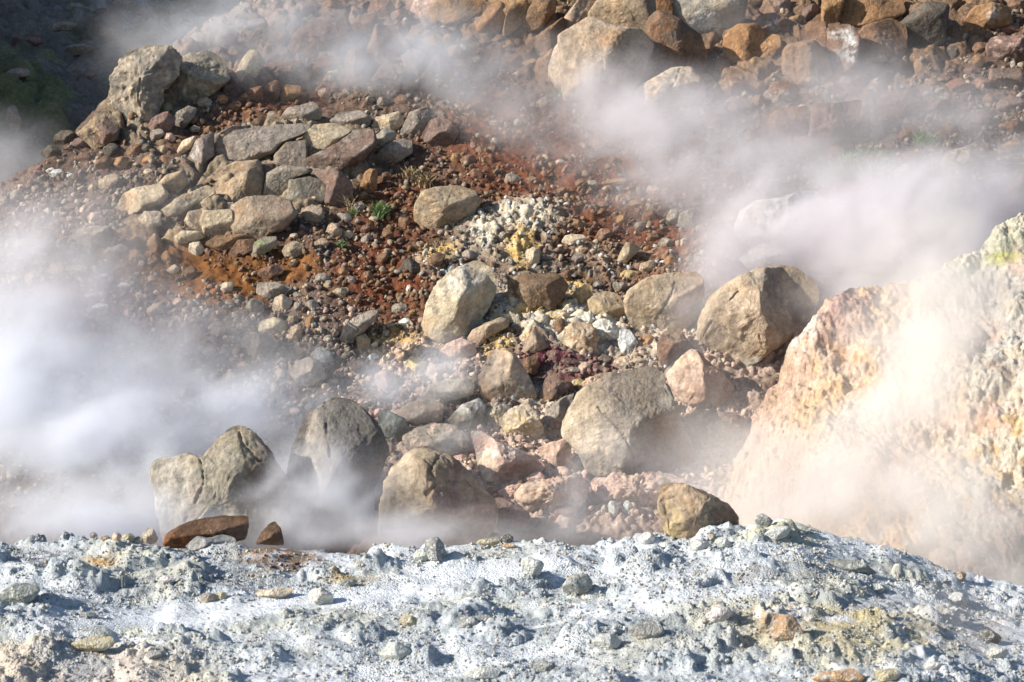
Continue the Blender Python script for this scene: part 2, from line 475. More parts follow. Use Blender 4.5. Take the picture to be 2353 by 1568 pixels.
BANK = np.array([(1560, 1330), (1640, 1230), (1695, 1060), (1735, 955), (1785, 870), (1825, 775), (1868, 718), (1900, 690), (1960, 664), (2030, 655), (2100, 645), (2180, 612), (2250, 578), (2290, 522), (2353, 492), (2500, 420), (2800, 330), (3200, 250)], float)
YB = 15.3
_bx, _bz = ray(BANK[:, 0], BANK[:, 1])
BANK_X, BANK_Z = _bx * YB, _bz * YB
def build_bank():
    """the crumbling bank of altered clay and sulphur at the right, a spur of the hillside"""
    nr, nc = 520, 760
    Y, X = np.meshgrid(np.linspace(12.3, 16.6, nr), np.linspace(1.25, 7.2, nc), indexing='ij')
    X = X.ravel(); Y = Y.ravel()
    q0 = P3(X, Y)
    wob = 0.18 * fbm(q0 * np.array([1.3, 1.3, 1]) + 8, 3) + 0.02 * fbm(q0 * np.array([5, 1.5, 1]), 3)
    zc = np.interp(X, BANK_X, BANK_Z)
    run = YB + wob - Y
    st = 1.05 + 0.35 * perlin(q0 * np.array([0.8, .4, 1]) + 5)
    Z = np.where(run > 0, zc - st * run * (0.55 + 0.45 * sstep(0, 0.5, run)), zc + 0.9 * run)
    Z = Z + 0.10 * np.abs(perlin(np.stack([X * 1.6, Y * .7, Y * 0], 1))) - 0.03
    px, py = project(X, Y, Z)
    q = P3(X, Y * 0.9, Z)
    n1 = fbm(q * 1.7 + 5, 4); n2 = fbm(q * 7 + 15, 4); n3 = fbm(q * 26, 3)
    b1 = billow(q * 2.3 + 2, 5, 0.6); b2 = billow(q * 13 + 3, 4, 0.62)
    d1, d2, cid = cells(q * 11 + 0.4 * perlin(q * 7)[:, None], 3)
    cl = sstep(0.65, 0.15, d1) * (cid > 0.35) * cid
    rugged = 0.35 + 0.65 * sstep(-0.3, 0.3, n1)
    h = 0.065 * np.tanh(1.2 * b1) + rugged * (0.07 * (0.25 - np.abs(perlin(q * 7.0))) + 0.04 * (0.25 - np.abs(perlin(q * 16.0 + 5))) + 0.008 * cl + 0.016 * n3)
    Y = Y - 0.66 * h; Z = Z + 0.62 * h; X = X - 0.3 * h
    c = np.tile(np.array([0.49, 0.36, 0.265]), (len(X), 1))
    c = lerp(c, (0.50, 0.455, 0.375), 0.9 * sstep(2080, 2260, px + 60 * n1))
    c = lerp(c, (0.52, 0.34, 0.16), 0.7 * sstep(0.0, 0.45, n1) * sstep(2300, 2000, px))
    c = lerp(c, (0.27, 0.15, 0.15), 0.85 * np.maximum(blob(px, py, 1960, 690, 100, 45, 10), .7 * blob(px, py, 1900, 740, 40, 50)) * sstep(-.5, .2, n2))
    c = lerp(c, (0.56, 0.53, 0.49), 0.8 * blob(px, py, 1838, 780, 36, 80, -25) * sstep(-.4, .2, n2))
    c = lerp(c, (0.54, 0.30, 0.10), 0.7 * blob(px, py, 1960, 850, 110, 60) * sstep(-.1, .5, n2))
    c = lerp(c, (0.30, 0.25, 0.12), 0.7 * blob(px, py, 1770, 890, 30, 90, -30))
    c = lerp(c, (0.36, 0.39, 0.30), 0.75 * np.maximum(blob(px, py, 2310, 560, 90, 50), blob(px, py, 2150, 625, 110, 30)) * sstep(-.5, .3, n1))
    c = lerp(c, (0.36, 0.36, 0.08), 0.9 * blob(px, py, 2305, 595, 45, 22))
    c = lerp(c, (0.37, 0.375, 0.37), 0.75 * blob(px, py, 2310, 780, 90, 140) * sstep(-.4, .2, n2))
    c = lerp(c, (0.56, 0.36, 0.14), 0.75 * blob(px, py, 2270, 1050, 120, 170) * sstep(-.2, .4, n2))
    c = lerp(c, (0.45, 0.30, 0.25), 0.6 * sstep(0.1, 0.5, -n1))
    c = lerp(c, (0.20, 0.11, 0.07), 0.6 * sstep(0.35, 0.7, n2) * rugged)
    c = c * (1 + 0.2 * n3)[:, None]
    me = mesh_np('clay_bank', np.stack([X, Y, Z], 1), grid_faces(nr, nc), None, c, M_CLAY)
    add('clay_bank', me, (0, 0, 0), 'crumbly peach and cream clay bank fading into bright steam', 'bank', None, 'structure')
build_bank()

def h_far(x, y):
    x = np.asarray(x, float); y = np.asarray(y, float); sh = x.shape
    q = P3(x, y)
    z = -1.6 + 0.34 * (y - 22) - 0.30 * (x + 6)
    z = z + 1.0 * np.maximum(-12.0 - x - 0.1 * (y - 30), 0) * sstep(22, 27, y)  # unseen steep rise at the left, added to shade this hillside
    return z + 0.6 * fbm(q * 0.16 + 4, 3).reshape(sh) + 0.22 * fbm(q * 0.7, 3).reshape(sh)

def build_far():
    nr, nc = 420, 420
    Y, X = np.meshgrid(np.linspace(22, 70, nr), np.linspace(-30, 8, nc), indexing='ij')
    X = X.ravel(); Y = Y.ravel()
    Z = h_far(X, Y)
    px, py = project(X, Y, Z)
    q = P3(X, Y, Z)
    n1 = fbm(q * 0.5, 4); n2 = fbm(q * 2.5, 4); bl = billow(q * 1.6, 4, 0.6)
    c = np.tile(np.array([0.17, 0.145, 0.12]), (len(X), 1))
    green = np.maximum(blob(px, py, 90, 240, 190, 150), 0.5 * blob(px, py, 330, 60, 200, 60)) * sstep(-0.35, 0.2, n1 + 0.4 * n2)
    c = lerp(c, (0.12, 0.125, 0.058), green)
    rub = np.maximum(blob(px, py, 330, 25, 170, 40), 0.8 * blob(px, py, 560, 40, 260, 90)) * sstep(-0.2, 0.3, n2)
    c = lerp(c, (0.26, 0.24, 0.22), rub)
    c = c * (1 + 0.4 * n2)[:, None]
    Z = Z + 0.22 * np.tanh(bl) + 0.12 * n2 + 0.10 * (.3 - np.abs(perlin(q * 1.7)))
    me = mesh_np('far_slope', np.stack([X, Y, Z], 1), grid_faces(nr, nc), None, c, M_SOIL)
    add('far_hillside', me, kind='structure')
build_far()

# ------------------------------------------------------------------ rocks
TONE = {'t': (0.35, 0.278, 0.20), 'g': (0.275, 0.243, 0.207), 'b': (0.20, 0.125, 0.08), 'o': (0.30, 0.18, 0.095), 'p': (0.52, 0.44, 0.33),
        'w': (0.60, 0.59, 0.56), 'd': (0.11, 0.095, 0.08), 'r': (0.205, 0.122, 0.085), 'y': (0.46, 0.36, 0.19), 'k': (0.50, 0.36, 0.295),
        'u': (0.195, 0.135, 0.115), 'e': (0.47, 0.392, 0.29), 'c': (0.48, 0.50, 0.485), 's': (0.25, 0.265, 0.26)}
TONE_WORD = {'t': 'tan', 'g': 'grey', 'b': 'brown', 'o': 'orange brown', 'p': 'pale cream', 'w': 'white crusted', 'd': 'dark', 'r': 'reddish',
             'y': 'yellowish', 'k': 'pinkish', 'u': 'purple brown', 'e': 'buff', 'c': 'whitish', 's': 'slate grey'}
ROCKS = []       # (landmark phrase, px centre, half size)

def poly_radius(pts, c, th):
    d = np.stack([np.cos(th), np.sin(th)], 1)
    a = pts - c; b = np.roll(a, -1, 0)
    R = np.full(len(th), 0.0)
    e = b - a
    for k in range(len(a)):
        den = d[:, 0] * e[k, 1] - d[:, 1] * e[k, 0]
        den = np.where(np.abs(den) < 1e-9, 1e-9, den)
        t = (a[k, 0] * e[k, 1] - a[k, 1] * e[k, 0]) / den
        s = (a[k, 0] * d[:, 1] - a[k, 1] * d[:, 0]) / den
        ok = (t > 0) & (s >= -1e-6) & (s <= 1 + 1e-6)
        R = np.where(ok & ((R == 0) | (t < R)), t, R)
    bad = R == 0
    if bad.any():
        R[bad] = np.interp(th[bad], th[~bad], R[~bad])
    return R

def rock_mesh(name, pts, tone, seed, yb, mat=None, D=0.75, e=2.1, facets=None, nf=3, amp=0.05, cracks=(), stain=None, stains=(), sharp=0.025,
              smooth=0.5, density=4.0, back=1.0, lumpy=0.0, extra=5, chip=0.045, crack_w=1.7, crack_d=0.06, dark=0.0, lay=None):
    """a closed stone whose outline in the picture is pts, standing with its middle at the distance yb"""
    r = np.random.default_rng(seed)
    pts = np.array(pts, float) * [1, -1]
    a = pts; b = np.roll(a, -1, 0)
    cr = a[:, 0] * b[:, 1] - b[:, 0] * a[:, 1]
    A = cr.sum() / 2
    c = np.array([((a[:, 0] + b[:, 0]) * cr).sum(), ((a[:, 1] + b[:, 1]) * cr).sum()]) / (6 * A)
    per = np.linalg.norm(b - a, axis=1).sum()
    ns = int(np.clip(per / density, 20, 300)); nk = max(6, ns // 4)
    th = np.linspace(0, 2 * math.pi, ns, endpoint=False)
    R = poly_radius(pts, c, th)
    sg = smooth * ns / 90.0
    if sg > 0.2:
        kk = np.arange(-6, 7); g = np.exp(-0.5 * (kk / max(sg, .3)) ** 2); g /= g.sum()
        R = sum(w * np.roll(R, k) for k, w in zip(kk, g))
    hx, hy = np.ptp(pts[:, 0]) / 2, np.ptp(pts[:, 1]) / 2
    size = math.sqrt(hx * hy)
    # scale of a picture unit at that distance
    dxr, dzr = ray(c[0], -c[1])
    org = np.array([float(dxr) * yb, yb, float(dzr) * yb])
    m = (yb * CP - org[2] * SP) / F
    Df = D * size
    Db = max(Df * 0.8, back * 0.75 * hy)
    if facets is None:
        facets = []
        for k in range(nf):
            ph = r.uniform(0, 2 * math.pi); gg = r.uniform(0.35, 1.0)
            facets.append((gg * math.cos(ph), gg * math.sin(ph), r.uniform(0.62, 0.9)))
    facets = list(facets)
    for k in range(extra):
        ph = r.uniform(0, 2 * math.pi); gg = r.uniform(0.5, 1.3)
        facets.append((gg * math.cos(ph), gg * math.sin(ph), r.uniform(0.82, 1.1)))
    s = np.arange(1, nk + 1) / nk
    rho = np.sin(s * math.pi / 2)
    RR, TT = np.meshgrid(rho, np.arange(ns), indexing='ij')
    uu = RR * (R * np.cos(th))[None, :]; vv = RR * (R * np.sin(th))[None, :]
    def front(u, v, ro):
        w = Df * np.maximum(1 - ro ** e, 0) ** (1 / e)
        k = sharp * Df
        ws = [w] + [Df * (w0 - gx * u / hx - gy * v / hy) for gx, gy, w0 in facets]
        ws = np.array(ws)
        mn = ws.min(0)
        w2 = mn - k * np.log(np.exp(-(ws - mn) / k).sum(0))
        return np.maximum(w2, 0) * sstep(1.0, 0.97, ro) + 0 * w
    wf = front(uu, vv, RR)
    wb = -Db * np.maximum(1 - RR ** 2, 0) ** 0.5
    w0 = front(np.zeros(1), np.zeros(1), np.zeros(1))[0]
    U = np.concatenate([[0], uu.ravel(), uu[:-1].ravel(), [0]])
    Vv = np.concatenate([[0], vv.ravel(), vv[:-1].ravel(), [0]])
    W = np.concatenate([[w0], wf.ravel(), wb[:-1].ravel(), [-Db]])
    nb = len(W)
    nF = 1 + nk * ns
    isf = np.arange(nb) < nF
    p = np.stack([U, Vv, W], 1)
    # faces
    j = np.arange(ns); j2 = (j + 1) % ns
    tri = [np.stack([np.zeros(ns, int), 1 + j, 1 + j2], 1)]
    quad = []
    for k in range(nk - 1):
        x0 = 1 + k * ns
        quad.append(np.stack([x0 + j, x0 + ns + j, x0 + ns + j2, x0 + j2], 1))
    ring = lambda k: (nF + k * ns) if k < nk - 1 else (1 + (nk - 1) * ns)
    for k in range(nk - 1):
        x0, x1 = ring(k), ring(k + 1)
        quad.append(np.stack([x0 + j2, x1 + j2, x1 + j, x0 + j], 1))
    tri.append(np.stack([np.full(ns, nb - 1), ring(0) + j2, ring(0) + j], 1))
    quad = np.concatenate(quad); tri = np.concatenate(tri)
    # roughness
    q = p / size + r.uniform(0, 90, 3)
    nrm = p / np.array([hx, hy, max(Df, 1)]) ** 2
    nrm /= np.linalg.norm(nrm, axis=1)[:, None] + 1e-9
    d = amp * size * (0.9 * fbm(q * 1.3, 3) + 0.45 * fbm(q * 5, 3) - 0.35 * np.abs(perlin(q * 3.1)) ) + size * (0.010 * fbm(q * 14, 2) + 0.006 * perlin(q * 40))
    if per > 260:
        k1, k2, kc = cells(q * 2.1 + 0.3 * perlin(q * 3)[:, None], seed)
        d = d + chip * size * (kc - .5) * sstep(0.0, 0.10, k2 - k1)
        k1, k2, kc = cells(q * 5.5 + 0.3 * perlin(q * 7)[:, None], seed + 3)
        d = d + .4 * chip * size * (kc - .5) * sstep(0.0, 0.12, k2 - k1)
    if lumpy:
        d = d + lumpy * size * billow(q * 3.0, 5, 0.6)
    if lay:
        ang, ly = lay
        ca, sa = math.cos(math.radians(ang)), math.sin(math.radians(ang))
        co = (U * sa - Vv * ca) / size * 7 + 0.8 * perlin(q * 1.5)
        d = d + ly * size * (np.abs((co % 1) - 0.5) - 0.25)
    gro = np.zeros(nb)
    for line in cracks:
        L_ = np.array(line, float) * [1, -1] - c
        dm = np.full(nb, 1e9)
        wob = 4.0 * perlin(q * 4) + 1.5 * perlin(q * 15)
        for k in range(len(L_) - 1):
            s0, s1 = L_[k], L_[k + 1]
            ed = s1 - s0
            tt = np.clip(((U - s0[0]) * ed[0] + (Vv - s0[1]) * ed[1]) / (ed @ ed), 0, 1)
            dm = np.minimum(dm, np.hypot(U - s0[0] - tt * ed[0], Vv - s0[1] - tt * ed[1]))
        dm = np.abs(dm + wob)
        gro = np.maximum(gro, np.exp(-(dm / (crack_w * np.clip(1 + 1.6 * perlin(q * 3 + 7), .25, 2.2))) ** 2) * isf)
    p = p + nrm * d[:, None]
    p[:, 2] -= gro * crack_d * size
    # colour
    base = np.array(TONE[tone] if isinstance(tone, str) else tone)
    base = base * r.uniform(0.9, 1.1) * (1 + r.uniform(-.03, .03, 3))
    n1 = fbm(q * 1.6 + 40, 4); n2 = fbm(q * 6 + 20, 3)
    cc = np.tile(base, (nb, 1))
    cc = lerp(cc, base * np.array([1.18, 1.04, 0.88]), 0.55 * sstep(0, 0.5, n1))
    cc = lerp(cc, base * np.array([0.72, 0.70, 0.68]), 0.5 * sstep(0.05, 0.5, -n1))
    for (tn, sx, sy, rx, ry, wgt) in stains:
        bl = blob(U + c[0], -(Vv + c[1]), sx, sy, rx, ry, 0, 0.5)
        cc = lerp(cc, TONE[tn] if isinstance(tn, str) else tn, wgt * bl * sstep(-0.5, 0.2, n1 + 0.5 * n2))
    if stain:
        cc = lerp(cc, TONE[stain] if isinstance(stain, str) else stain, 0.75 * sstep(0.1, 0.45, n2 * 0.6 + 0.7 * fbm(q * 2.2 + 70, 3)))
    cc = cc * (1 + 0.22 * n2)[:, None]
    # to the world: right, camera up, towards the camera
    w3 = np.stack([p[:, 0], p[:, 1] * SP - p[:, 2] * CP, p[:, 1] * CP + p[:, 2] * SP], 1) * m
    return mesh_np(name, w3, quad, tri, cc, mat or M_ROCK), org, (c[0], -c[1]), hx, hy, m, Df

def pts_of(s):
    v = [float(x) for x in s.replace(';', ' ').replace(',', ' ').split()]
    return [(v[i], v[i + 1]) for i in range(0, len(v), 2)]

_seed = [100]
def rock(label, tone, outline, group=None, lm=None, name='boulder', fore=False, yoff=0.0, sink=0.03, **k):
    _seed[0] += 1
    pts = pts_of(outline) if isinstance(outline, str) else outline
    arr = np.array(pts)
    if group in (OC, UP):
        mid = (arr.max(0) + arr.min(0)) / 2
        arr = mid + (arr - mid) * (1.17 if group == OC else 1.2); pts = arr
    xb = arr[np.argmax(arr[:, 1]), 0] * 0.5 + arr[:, 0].mean() * 0.5
    yb = arr[:, 1].max() - (.05 if fore else sink) * np.ptp(arr[:, 1])
    hit = (fore_surface if fore else slope_surface)(xb, yb)
    y0 = float(hit[1][0])
    size = math.sqrt(np.ptp(arr[:, 0]) * np.ptp(arr[:, 1])) / 2
    y0 = y0 + 0.30 * k.get('D', 0.75) * size * y0 / F + yoff
    me, org, c, hx, hy, m, Df = rock_mesh(name, pts, tone, _seed[0], y0, **k)
    o = add(name, me, org, label, 'boulder' if name == 'boulder' else name.replace('_', ' ').split()[-1], group)
    ROCKS.append((lm, c, (hx, hy)))
    return o

# ------------------------------------------------------------------ the boulders, each with its own outline
OC = 'jointed blocks of the cracked outcrop'
UP = 'brown outcrop boulders along the top'
# --- around the vents at the foot of the slope
rock('biggest domed olive grey boulder, a thin crack down its speckled shoulder', 'g',
     '1290,1000 1295,960 1310,925 1340,885 1385,868 1440,850 1495,842 1522,855 1537,890 1555,940 1570,985 1592,1020 1602,1045 1585,1068 1550,1082 1480,1096 1420,1098 1370,1100 1345,1085 1330,1045',
     lm='biggest domed boulder', D=0.85, facets=[(-0.75, 0.05, 0.86), (0.45, 0.55, 0.98), (0.75, -0.25, 0.88)], amp=0.02, e=2.6, sharp=0.05, crack_w=1.6,
     cracks=['1372,935 1400,965 1430,1000 1448,1040 1452,1080'] and [[(1372, 935), (1400, 965), (1430, 1000), (1448, 1040), (1452, 1085)]],
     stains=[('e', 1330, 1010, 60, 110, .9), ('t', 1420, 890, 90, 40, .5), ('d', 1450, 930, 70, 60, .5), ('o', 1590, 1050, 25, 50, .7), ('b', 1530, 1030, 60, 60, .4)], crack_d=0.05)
rock('tall twin peaked grey boulder standing in steam at the left', (.27, .245, .205),
     '345,1075 365,1055 420,1040 450,1045 462,1052 490,1020 530,985 555,978 585,1000 610,1025 635,1060 655,1092 662,1108 657,1140 650,1190 640,1290 540,1310 440,1310 385,1280 358,1160',
     lm='twin peaked boulder', yoff=-.15, D=0.7, facets=[(-0.5, 0.3, 0.8), (0.95, 0.25, 0.95), (-0.1, 0.75, 0.95), (0.1, -0.3, 0.72)], amp=0.035, smooth=0.6, crack_w=3,
     cracks=[[(462, 1050), (474, 1085), (476, 1112), (460, 1150), (440, 1190)], [(545, 985), (560, 1020), (600, 1060)]],
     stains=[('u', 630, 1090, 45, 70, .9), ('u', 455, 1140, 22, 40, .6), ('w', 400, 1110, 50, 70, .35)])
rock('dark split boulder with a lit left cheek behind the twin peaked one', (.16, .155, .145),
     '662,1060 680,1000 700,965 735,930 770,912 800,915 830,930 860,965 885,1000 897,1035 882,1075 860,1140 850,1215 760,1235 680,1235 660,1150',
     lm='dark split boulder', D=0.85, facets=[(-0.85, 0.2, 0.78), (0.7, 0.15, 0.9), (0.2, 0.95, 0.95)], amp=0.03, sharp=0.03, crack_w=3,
     cracks=[[(747, 922), (752, 950), (756, 1000), (768, 1045)]], stains=[('g', 700, 1040, 45, 120, .9), ('d', 820, 1000, 70, 60, .6)])  # lit left cheek and shaded right side painted into the colour
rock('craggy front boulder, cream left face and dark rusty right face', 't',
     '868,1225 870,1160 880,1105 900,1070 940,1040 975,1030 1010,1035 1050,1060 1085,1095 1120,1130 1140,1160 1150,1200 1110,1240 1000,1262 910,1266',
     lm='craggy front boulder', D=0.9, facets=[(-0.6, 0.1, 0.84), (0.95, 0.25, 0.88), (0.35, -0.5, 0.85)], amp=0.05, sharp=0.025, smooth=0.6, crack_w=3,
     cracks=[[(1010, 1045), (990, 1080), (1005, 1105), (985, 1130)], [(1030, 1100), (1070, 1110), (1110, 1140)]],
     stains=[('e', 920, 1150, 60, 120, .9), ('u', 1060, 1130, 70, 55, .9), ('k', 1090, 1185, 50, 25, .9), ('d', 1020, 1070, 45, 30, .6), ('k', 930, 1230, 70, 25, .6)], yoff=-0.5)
rock('low maroon rock tucked behind the craggy front boulder', 'u', '1105,1150 1150,1143 1195,1160 1218,1185 1210,1215 1150,1225 1080,1215', D=0.7,
     facets=[(0.6, 0.3, 0.8), (-.5, .4, .8)], lay=(-35, .05), yoff=-0.1)
rock('white tipped angular rock with a brown broken side', 'k', '1087,1005 1090,992 1105,988 1120,1000 1150,1015 1200,1035 1245,1060 1255,1075 1230,1097 1190,1112 1150,1115 1115,1108 1095,1062',
     lm='white tipped rock', D=0.9, facets=[(-0.9, 0.1, 0.75), (0.5, -0.8, 0.75), (0.4, 0.7, 0.8)], amp=0.05, sharp=0.02, smooth=0.5,
     stains=[('w', 1108, 1020, 25, 40, .95), ('p', 1120, 1070, 35, 40, .9), ('r', 1185, 1085, 50, 30, .9), ('w', 1170, 1040, 40, 18, .6)])
rock('split tan wedge with an upright crack below the sulphur mound', 'e', '1103,912 1100,870 1115,835 1125,808 1165,803 1185,815 1205,845 1225,880 1237,915 1215,932 1165,930 1125,926',
     lm='split tan wedge', D=0.75, facets=[(-0.6, 0.15, 0.8), (0.7, 0.25, 0.9), (0, -.2, .75)], amp=0.03, sharp=0.03, smooth=0.6, crack_w=2,
     cracks=[[(1160, 812), (1163, 835), (1155, 860), (1157, 890), (1162, 925)], [(1115, 838), (1160, 842)]], stains=[('s', 1200, 890, 30, 40, .4), ('o', 1110, 880, 20, 40, .4)])
rock('cream knobbly block encrusted yellow beneath the split wedge', 'p', '1145,965 1170,940 1205,925 1235,945 1252,985 1242,1008 1200,1018 1160,1000', D=0.8, lumpy=0.06, amp=.06, stain='y',
     stains=[('y', 1190, 980, 40, 30, .8)], mat=M_CLAY)
rock('small pink horned rock against the biggest domed boulder', 'k', '1235,1030 1262,1015 1290,1010 1308,998 1314,1005 1312,1030 1312,1066 1280,1075 1250,1060', D=0.8, facets=[(-.6, .4, .8), (.7, -.3, .8)], smooth=.4, amp=.06)
rock('grey leaning rock wedged left of the biggest domed boulder', 'g', '1245,970 1258,940 1290,915 1320,903 1312,930 1300,965 1288,990 1260,988', D=.8, facets=[(-.6, .5, .8), (.5, -.4, .8)], stains=[('k', 1265, 975, 30, 25, .8)])
rock('flat topped pale rock in thin steam beside the split wedge', 'p', '972,910 985,885 1030,872 1070,868 1092,885 1087,908 1040,920 1000,938', lm='flat topped pale rock', D=.9, facets=[(-.2, .9, .8), (.3, -.5, .8)], stain='k')
rock('low cream rock below the flat topped pale rock', 'p', '910,948 940,925 980,915 1020,930 1017,968 960,978 925,968', D=.9, facets=[(-.5, .5, .75), (.6, -.3, .8)], stain='k')
rock('wide grey slab with pink rim behind the craggy front boulder', 'g', '923,1003 950,985 1000,972 1050,978 1082,1000 1082,1035 1050,1048 980,1046 935,1036', lm='wide grey slab', D=.85,
     facets=[(-.3, .8, .8), (.5, -.2, .8)], stain='k')
rock('rounded grey rock with white crusted top in the steam', 'g', '1028,965 1060,930 1100,915 1132,940 1127,985 1090,1005 1050,990', D=.8, stains=[('w', 1080, 930, 50, 20, .8)])
rock('dim slate rock at the right edge of the dark split boulder', 's', '865,955 895,945 930,960 942,990 915,1022 885,1005', D=.8, stain='u')
rock('sunlit ribbed boulder with a dark right flank, below the white rubble', 'e',
     '968,750 975,710 990,680 1005,650 1030,625 1075,605 1100,597 1120,610 1138,640 1142,665 1127,702 1108,735 1097,762 1060,778 1020,793 985,783',
     lm='ribbed sunlit boulder', D=0.95, facets=[(-0.55, 0.25, 0.85), (1.1, 0.0, 0.90), (0.0, -.6, .9)], amp=0.03, sharp=0.03, lay=(62, 0.018),
     stains=[('o', 1010, 760, 60, 35, .5), ('w', 1060, 640, 50, 40, .4)])
rock('square dark block capped with rust in the middle', 'b', '1163,690 1168,640 1188,631 1270,627 1292,635 1308,655 1292,692 1270,714 1225,726 1185,730', lm='square dark block', D=0.8,
     facets=[(-1.1, 0.1, .98), (0.12, -.1, .62), (.1, 1.3, 1.15)], amp=0.02, sharp=0.03, smooth=.5, e=3, stains=[('e', 1185, 690, 16, 50, .8), ('y', 1215, 722, 60, 10, .7), ('d', 1250, 670, 50, 40, .5)])  # pale left strip and dark front paint the neighbour's cast shadow
rock('smooth tan slab cracked top to bottom, right of the round rock', 't', '1431,693 1445,665 1470,645 1500,630 1560,626 1600,624 1617,640 1617,685 1605,725 1560,768 1500,778 1455,750 1437,718', lm='cracked tan slab', D=0.6,
     facets=[(-.15, .1, .6), (.1, -.8, .72), (.8, .1, .95)], amp=.02, cracks=[[(1551, 630), (1548, 660), (1530, 695), (1508, 735), (1500, 765)]], crack_w=1.5, smooth=.5,
     stains=[('k', 1590, 690, 40, 60, .6)])
rock('round mustard rock between the dark block and the cracked slab', 't', '1350,692 1370,672 1400,668 1425,680 1438,705 1441,732 1430,745 1390,744 1355,722', lm='round mustard rock', D=.9, nf=2, amp=.04, stains=[('y', 1370, 720, 40, 25, .7)])
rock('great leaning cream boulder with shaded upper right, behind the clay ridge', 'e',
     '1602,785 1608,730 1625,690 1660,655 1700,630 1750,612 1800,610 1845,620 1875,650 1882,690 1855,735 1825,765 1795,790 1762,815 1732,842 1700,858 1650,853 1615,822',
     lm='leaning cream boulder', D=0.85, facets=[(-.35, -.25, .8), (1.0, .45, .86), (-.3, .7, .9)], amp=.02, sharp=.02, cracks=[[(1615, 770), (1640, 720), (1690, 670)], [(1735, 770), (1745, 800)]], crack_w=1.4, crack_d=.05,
     stains=[('d', 1825, 680, 62, 80, .8), ('g', 1760, 640, 60, 30, .8), ('p', 1660, 790, 60, 70, .7), ('w', 1745, 838, 40, 16, .9)])  # dark patch paints the shade on the upper right face
rock('pink ridged rock steaming below the leaning cream boulder', 'k', '1528,860 1555,830 1585,805 1600,804 1620,825 1650,850 1685,885 1695,925 1650,942 1590,936 1545,910', lm='pink ridged rock', D=.9,
     facets=[(-.6, .3, .8), (.8, .35, .85)], amp=.04, sharp=.02, lay=(60, .02), smooth=.5, stains=[('r', 1640, 900, 50, 40, .7), ('p', 1570, 840, 30, 30, .6)])
rock('small rusty upright rock left of the pink ridged one', 'r', '1510,795 1520,765 1540,755 1565,760 1582,785 1577,812 1555,824 1530,848 1513,843', D=.9, facets=[(-.5, .4, .8), (.6, -.4, .75)], stains=[('t', 1545, 770, 30, 18, .9)])
rock('brown dappled boulder on the crest of the pale ground', 't', '1512,1125 1535,1110 1570,1112 1600,1125 1640,1140 1675,1160 1700,1190 1697,1216 1650,1236 1570,1244 1530,1230 1510,1180', lm='dappled crest boulder', fore=True, D=.8,
     facets=[(-.5, .5, .75), (.9, .1, .85), (.2, -.5, .75)], amp=.05, sharp=.03, cracks=[[(1520, 1150), (1560, 1135), (1600, 1128)], [(1525, 1160), (1535, 1210)]],
     stains=[('y', 1540, 1200, 25, 40, .8), ('d', 1630, 1190, 50, 30, .7), ('r', 1670, 1190, 30, 40, .8)], yoff=.02)
rock('long dark rust brown rock lying on the crest', (.125, .068, .042), '373,1256 380,1228 410,1208 460,1192 500,1186 570,1186 572,1210 563,1238 540,1250 470,1258 400,1262', lm='long rust rock', fore=True, D=.9,
     facets=[(-.15, .9, .75), (.1, -.6, .7), (1.0, -.1, .9)], amp=.03, sharp=.02, smooth=.4, stains=[('b', 540, 1220, 50, 30, .6), ((.24, .10, .04), 400, 1240, 40, 25, .7)], yoff=-.06)
rock('small dark brown peaked rock beside the long rust rock', (.13, .085, .055), '585,1252 603,1220 618,1203 632,1197 645,1215 652,1240 653,1254', fore=True, D=.9, facets=[(-.6, .3, .75), (.7, .2, .8)], smooth=.3, yoff=-.05)
rock('slate stone resting against the long rust rock', 's', '425,1255 450,1232 480,1236 510,1228 540,1235 546,1255 500,1266 440,1268', fore=True, D=.9, yoff=-.18)
# --- right, in the steam
rock('huge pale boulder half lost in steam at the right', 'c', '1685,525 1700,480 1740,460 1800,455 1840,437 1880,437 1900,465 1907,512 1880,545 1820,568 1750,572 1700,560', lm='pale steam boulder', D=.7, facets=[(-.3, .3, .75), (.8, .2, .85)], amp=.04)
rock('white domed rock steaming above the leaning cream boulder', 'w', '1698,595 1730,565 1775,555 1810,575 1827,610 1780,625 1720,618', D=.7)
rock('rosy domed rock in steam right of the white domed one', 'k', '1848,602 1865,570 1890,562 1920,570 1947,592 1937,626 1900,632 1860,620', D=.8, lay=(60, .015))
rock('faint tapering rock deep in steam at the right margin', 'u', '2180,500 2210,462 2262,440 2300,445 2353,400 2400,440 2400,520 2300,540 2220,535', D=.7)
rock('faint brown wedge rock below the slope grass, deep in steam', 'u', '2060,520 2085,480 2120,462 2160,475 2170,520 2120,545', D=.7)
rock('veiled buff rock at the edge of the right steam cloud', 'e', '1960,640 1985,612 2030,605 2070,620 2075,650 2020,665 1975,660', D=.7)
# --- middle of the slope
rock('cracked tan boulder alone on the red scree', 't', '949,505 952,470 970,440 1010,428 1060,425 1095,438 1107,462 1090,492 1060,514 1030,535 1000,533 965,520', lm='lone tan boulder', D=.8,
     facets=[(-.3, -.2, .75), (.6, -.55, .8), (.1, .9, .95)], amp=.025, cracks=[[(990, 470), (1040, 455), (1090, 460)], [(1020, 490), (1060, 470)]], crack_w=1.4, crack_d=.04)
rock('upright orange block at the edge of the cracked outcrop', 'o', '824,435 838,395 850,387 868,389 867,435 853,444', lm='upright orange block', D=.8, facets=[(-.5, .2, .75), (1., .1, .9)], smooth=.3, amp=.03)
rock('dark angular stone left of the ribbed sunlit boulder', 'd', '915,625 925,600 940,590 962,605 975,622 950,634', D=.9, facets=[(-.5, .3, .7), (.7, .2, .8)], smooth=.3, name='stone')
rock('hunched brown rock against the ribbed sunlit boulder top left', 'b', '965,618 985,592 1005,578 1025,585 1018,605 995,625', D=.8, name='stone')
